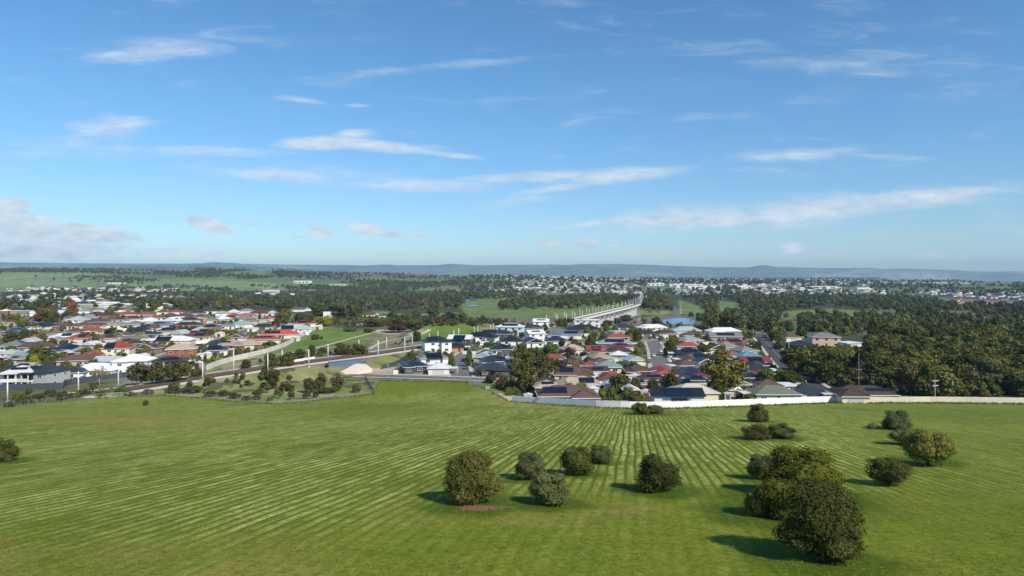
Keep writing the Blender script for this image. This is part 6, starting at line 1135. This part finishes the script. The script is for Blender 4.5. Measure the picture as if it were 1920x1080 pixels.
forest('far_suburb_trees', 'dark trees among the distant suburbs across the valley', [([(880, 517), (1080, 520), (1200, 526), (1200, 553), (1000, 552), (880, 540)], .65, .5, []), ([(1200, 521), (1640, 521), (1960, 534), (1960, 558), (1700, 552), (1300, 556), (1200, 548)], .65, .5, [])], 37, 11)
def garden_planting():
    r = np.random.default_rng(61); Q = []
    for poly, n in (([(735, 700), (790, 655), (900, 625), (1000, 605), (1130, 610), (1320, 612), (1420, 632), (1500, 720), (1540, 752), (965, 750), (900, 708)], 2600), ([(-40, 728), (-40, 590), (60, 590), (300, 585), (520, 585), (600, 606), (540, 640), (390, 688), (240, 702), (110, 725)], 2400)):
        us = [p[0] for p in poly]; vs = [p[1] for p in poly]; u = r.uniform(min(us), max(us), n); v = r.uniform(min(vs), max(vs), n); k = inpoly(u, v, poly); Q.append(PPfast(u[k], v[k]))
    q = np.vstack(Q); ok = np.ones(len(q), bool)
    for (x, y, R, a, hx, hy) in FOOT:
        dx_, dy_ = q[:, 0] - x, q[:, 1] - y; lx = dx_ * math.cos(a) + dy_ * math.sin(a); ly = -dx_ * math.sin(a) + dy_ * math.cos(a); ok &= ~((np.abs(lx) < hx) & (ly > -hy - 2) & (ly < hy - 1))
    for (p, h) in ROADS:
        for i in range(len(p)): ok &= np.hypot(q[:, 0] - p[i, 0], q[:, 1] - p[i, 1]) > h + 1
    q = q[ok]; n = len(q); s = r.uniform(1.3, 3.6, n) * np.where(r.random(n) < .15, 1.7, 1); hh = s * r.uniform(.6, 1.2, n)
    pr = [(PROTO['shrub'][i % 3][0], (LEAF[c],)) for i, c in enumerate((DG, MG, OG, YG, GG, BG, PB))]
    scatter_group('garden_shrubbery', 'mixed low garden planting between the houses', q, np.stack([s, s, hh], 1), r.uniform(0, 6.28, n), r.choice(7, n, p=[.3, .2, .17, .06, .12, .1, .05]), pr)
garden_planting()
def grass_tufts():
    r = np.random.default_rng(71); pr = []
    for i, c in enumerate(((.15, .19, .016), (.20, .22, .025), (.12, .16, .014), (.26, .25, .06))):
        V = []; Fq = []
        for k in range(12):
            a = r.uniform(0, 6.28); d = r.uniform(0, .4); x, y = math.cos(a) * d, math.sin(a) * d; b_ = r.uniform(0, 6.28); wd = .07; h = r.uniform(.5, 1.1); n = len(V); l = r.uniform(.1, .5)
            V += [(x - wd * math.sin(b_), y + wd * math.cos(b_), 0), (x + wd * math.sin(b_), y - wd * math.cos(b_), 0), (x + l * math.cos(b_), y + l * math.sin(b_), h)]; Fq.append((n, n + 1, n + 2))
        me = bpy.data.meshes.new('tuft'); me.from_pydata(V, [], Fq); m, t, o = new_mat(f'grass blade {"abcd"[i]}'); oi = t.node('ShaderNodeObjectInfo'); f = t.m('MULTIPLY_ADD', oi.outputs['Random'], .8, .6)
        mu = t.node('ShaderNodeVectorMath', operation='MULTIPLY'); mu.inputs[0].default_value = c; t.l.new(t.comb(f, f, f), mu.inputs[1]); bsdf(t, o, mu.outputs[0], .8, None, 0, .1); me.materials.append(m); pr.append((me, None))
    n = 42000; d = 1 / r.uniform(1 / 105, 1 / 34, n); u = r.uniform(-150, 2070, n); x = (u - 960) / F * d; k = (vn(x, d, 4, 51) + .6 * vn(x, d, 1.3, 52) + .5 * r.random(n)) > .1; x, d = x[k], d[k]
    q = np.stack([x, d, gz(x, d) + .055], 1); s = r.uniform(.12, .3, len(q)); h = r.uniform(.025, .055, len(q)); ii = r.choice(4, len(q), p=[.4, .25, .25, .1])
    eu = r.uniform(-300, 2100, 5200); ev = np.interp(eu, FX, FY) + np.abs(r.normal(0, 1.2, 5200)) - .6; e = PPfast(eu, ev); es = r.uniform(.4, 1.1, len(e)); eh = r.uniform(.2, .7, len(e)); ei = r.choice(4, len(e), p=[.35, .1, .4, .15])
    scatter_group('grass', 'grass tufts over the near field and long grass along its edges', np.vstack([q, e]), np.vstack([np.stack([s, s, h], 1), np.stack([es, es, eh], 1)]), r.uniform(0, 6.28, len(q) + len(e)), np.concatenate([ii, ei]), pr)
grass_tufts()
def far_houses():
    protos = []
    for i, ro_ in enumerate(['white', 'light grey', 'charcoal', 'brown', 'cream', 'navy', 'terracotta', 'grey']):
        b = MB(); b.box((0, 0, 1.3), (13, 9.5, 3.0), 0, 0); hip(b, -7, 7, -5.2, 5.2, 2.8, .42, .2, 1); b.box((3.2, -5.6, 1.3), (5.5, 3, 2.99), 0, 0); hip(b, .2, 6.3, -7.4, -1.5, 2.81, .42, .2, 1); b.box((-3.5, -4.8, 1.4), (2, .1, 1.2), 0, 2); b.box((3.2, -7.13, 1.1), (4.4, .1, 2.1), 0, 3)
        protos.append((b.mesh('far_house', [wmat('white' if i % 3 else 'cream'), rmat(ro_), m_glass, m_garage]), None))
    r = np.random.default_rng(51); Q = []
    for poly, dens, ex in [([(895, 515), (960, 516), (1080, 520), (1195, 526), (1198, 552), (1140, 549), (1000, 549), (880, 544), (975, 535), (960, 527)], 1.0, []), ([(1200, 546), (1260, 540), (1450, 540), (1640, 546), (1690, 549), (1690, 556), (1480, 555), (1300, 555)], 1.2, []), ([(1200, 522), (1640, 522), (1660, 528), (1620, 536), (1200, 534)], .9, []), ([(1690, 545), (1900, 548), (1980, 556), (1980, 563), (1880, 562), (1760, 555)], 1.8, []), ([(330, 552), (560, 548), (580, 553), (420, 560), (330, 562)], .45, []), ([(1400, 536), (1650, 538), (1650, 546), (1400, 544)], .6, []), ([(0, 540), (330, 541), (330, 548), (0, 548)], 1.0, [])]:
        Q.append(region_pts(poly, dens * .5, r, size=15, cap=900))
    q = np.vstack(Q); n = len(q); s = r.uniform(.85, 1.25, n); s3 = np.stack([s, s, s * r.uniform(.9, 1.3, n)], 1)
    scatter_group('far_houses', 'distant houses of the suburbs across the valley', q, s3, r.uniform(-.5, .5, n) + (r.random(n) < .3) * 1.57, r.choice(8, n, p=[.14, .12, .24, .13, .08, .14, .06, .09]), protos)
far_houses()

# ------------------------------------------------------------------ the air
m = bpy.data.materials.new('haze'); m.use_nodes = True; t = NT(m.node_tree); t.n.clear(); o = t.node('ShaderNodeOutputMaterial'); pv = t.node('ShaderNodeVolumePrincipled')
pv.inputs['Color'].default_value = (.42, .70, 1.0, 1); pv.inputs['Density'].default_value = 6.0e-5; pv.inputs['Anisotropy'].default_value = 0.0
t.l.new(pv.outputs[0], o.inputs['Volume'])
b = MB(); b.box((0, 7400, 132), (47000, 15400, 336)); hz = link('haze', b.mesh('haze', [m])); hz['kind'] = 'stuff'

# ------------------------------------------------------------------ labels: tell look-alikes apart by their order across the view
def unique_labels():
    by = {}
    for (o, at) in THINGS: by.setdefault(o['label'], []).append((at[0] if at else 0, o))
    for lab, v in by.items():
        if len(v) > 1:
            v.sort(key=lambda q: q[0])
            for i, (_, o) in enumerate(v):
                o['label'] = f'{lab}, {ORD[i] if i < len(ORD) else "next"} from left' if i < len(v) - 1 or len(v) > 9 else f'{lab}, rightmost'
unique_labels()
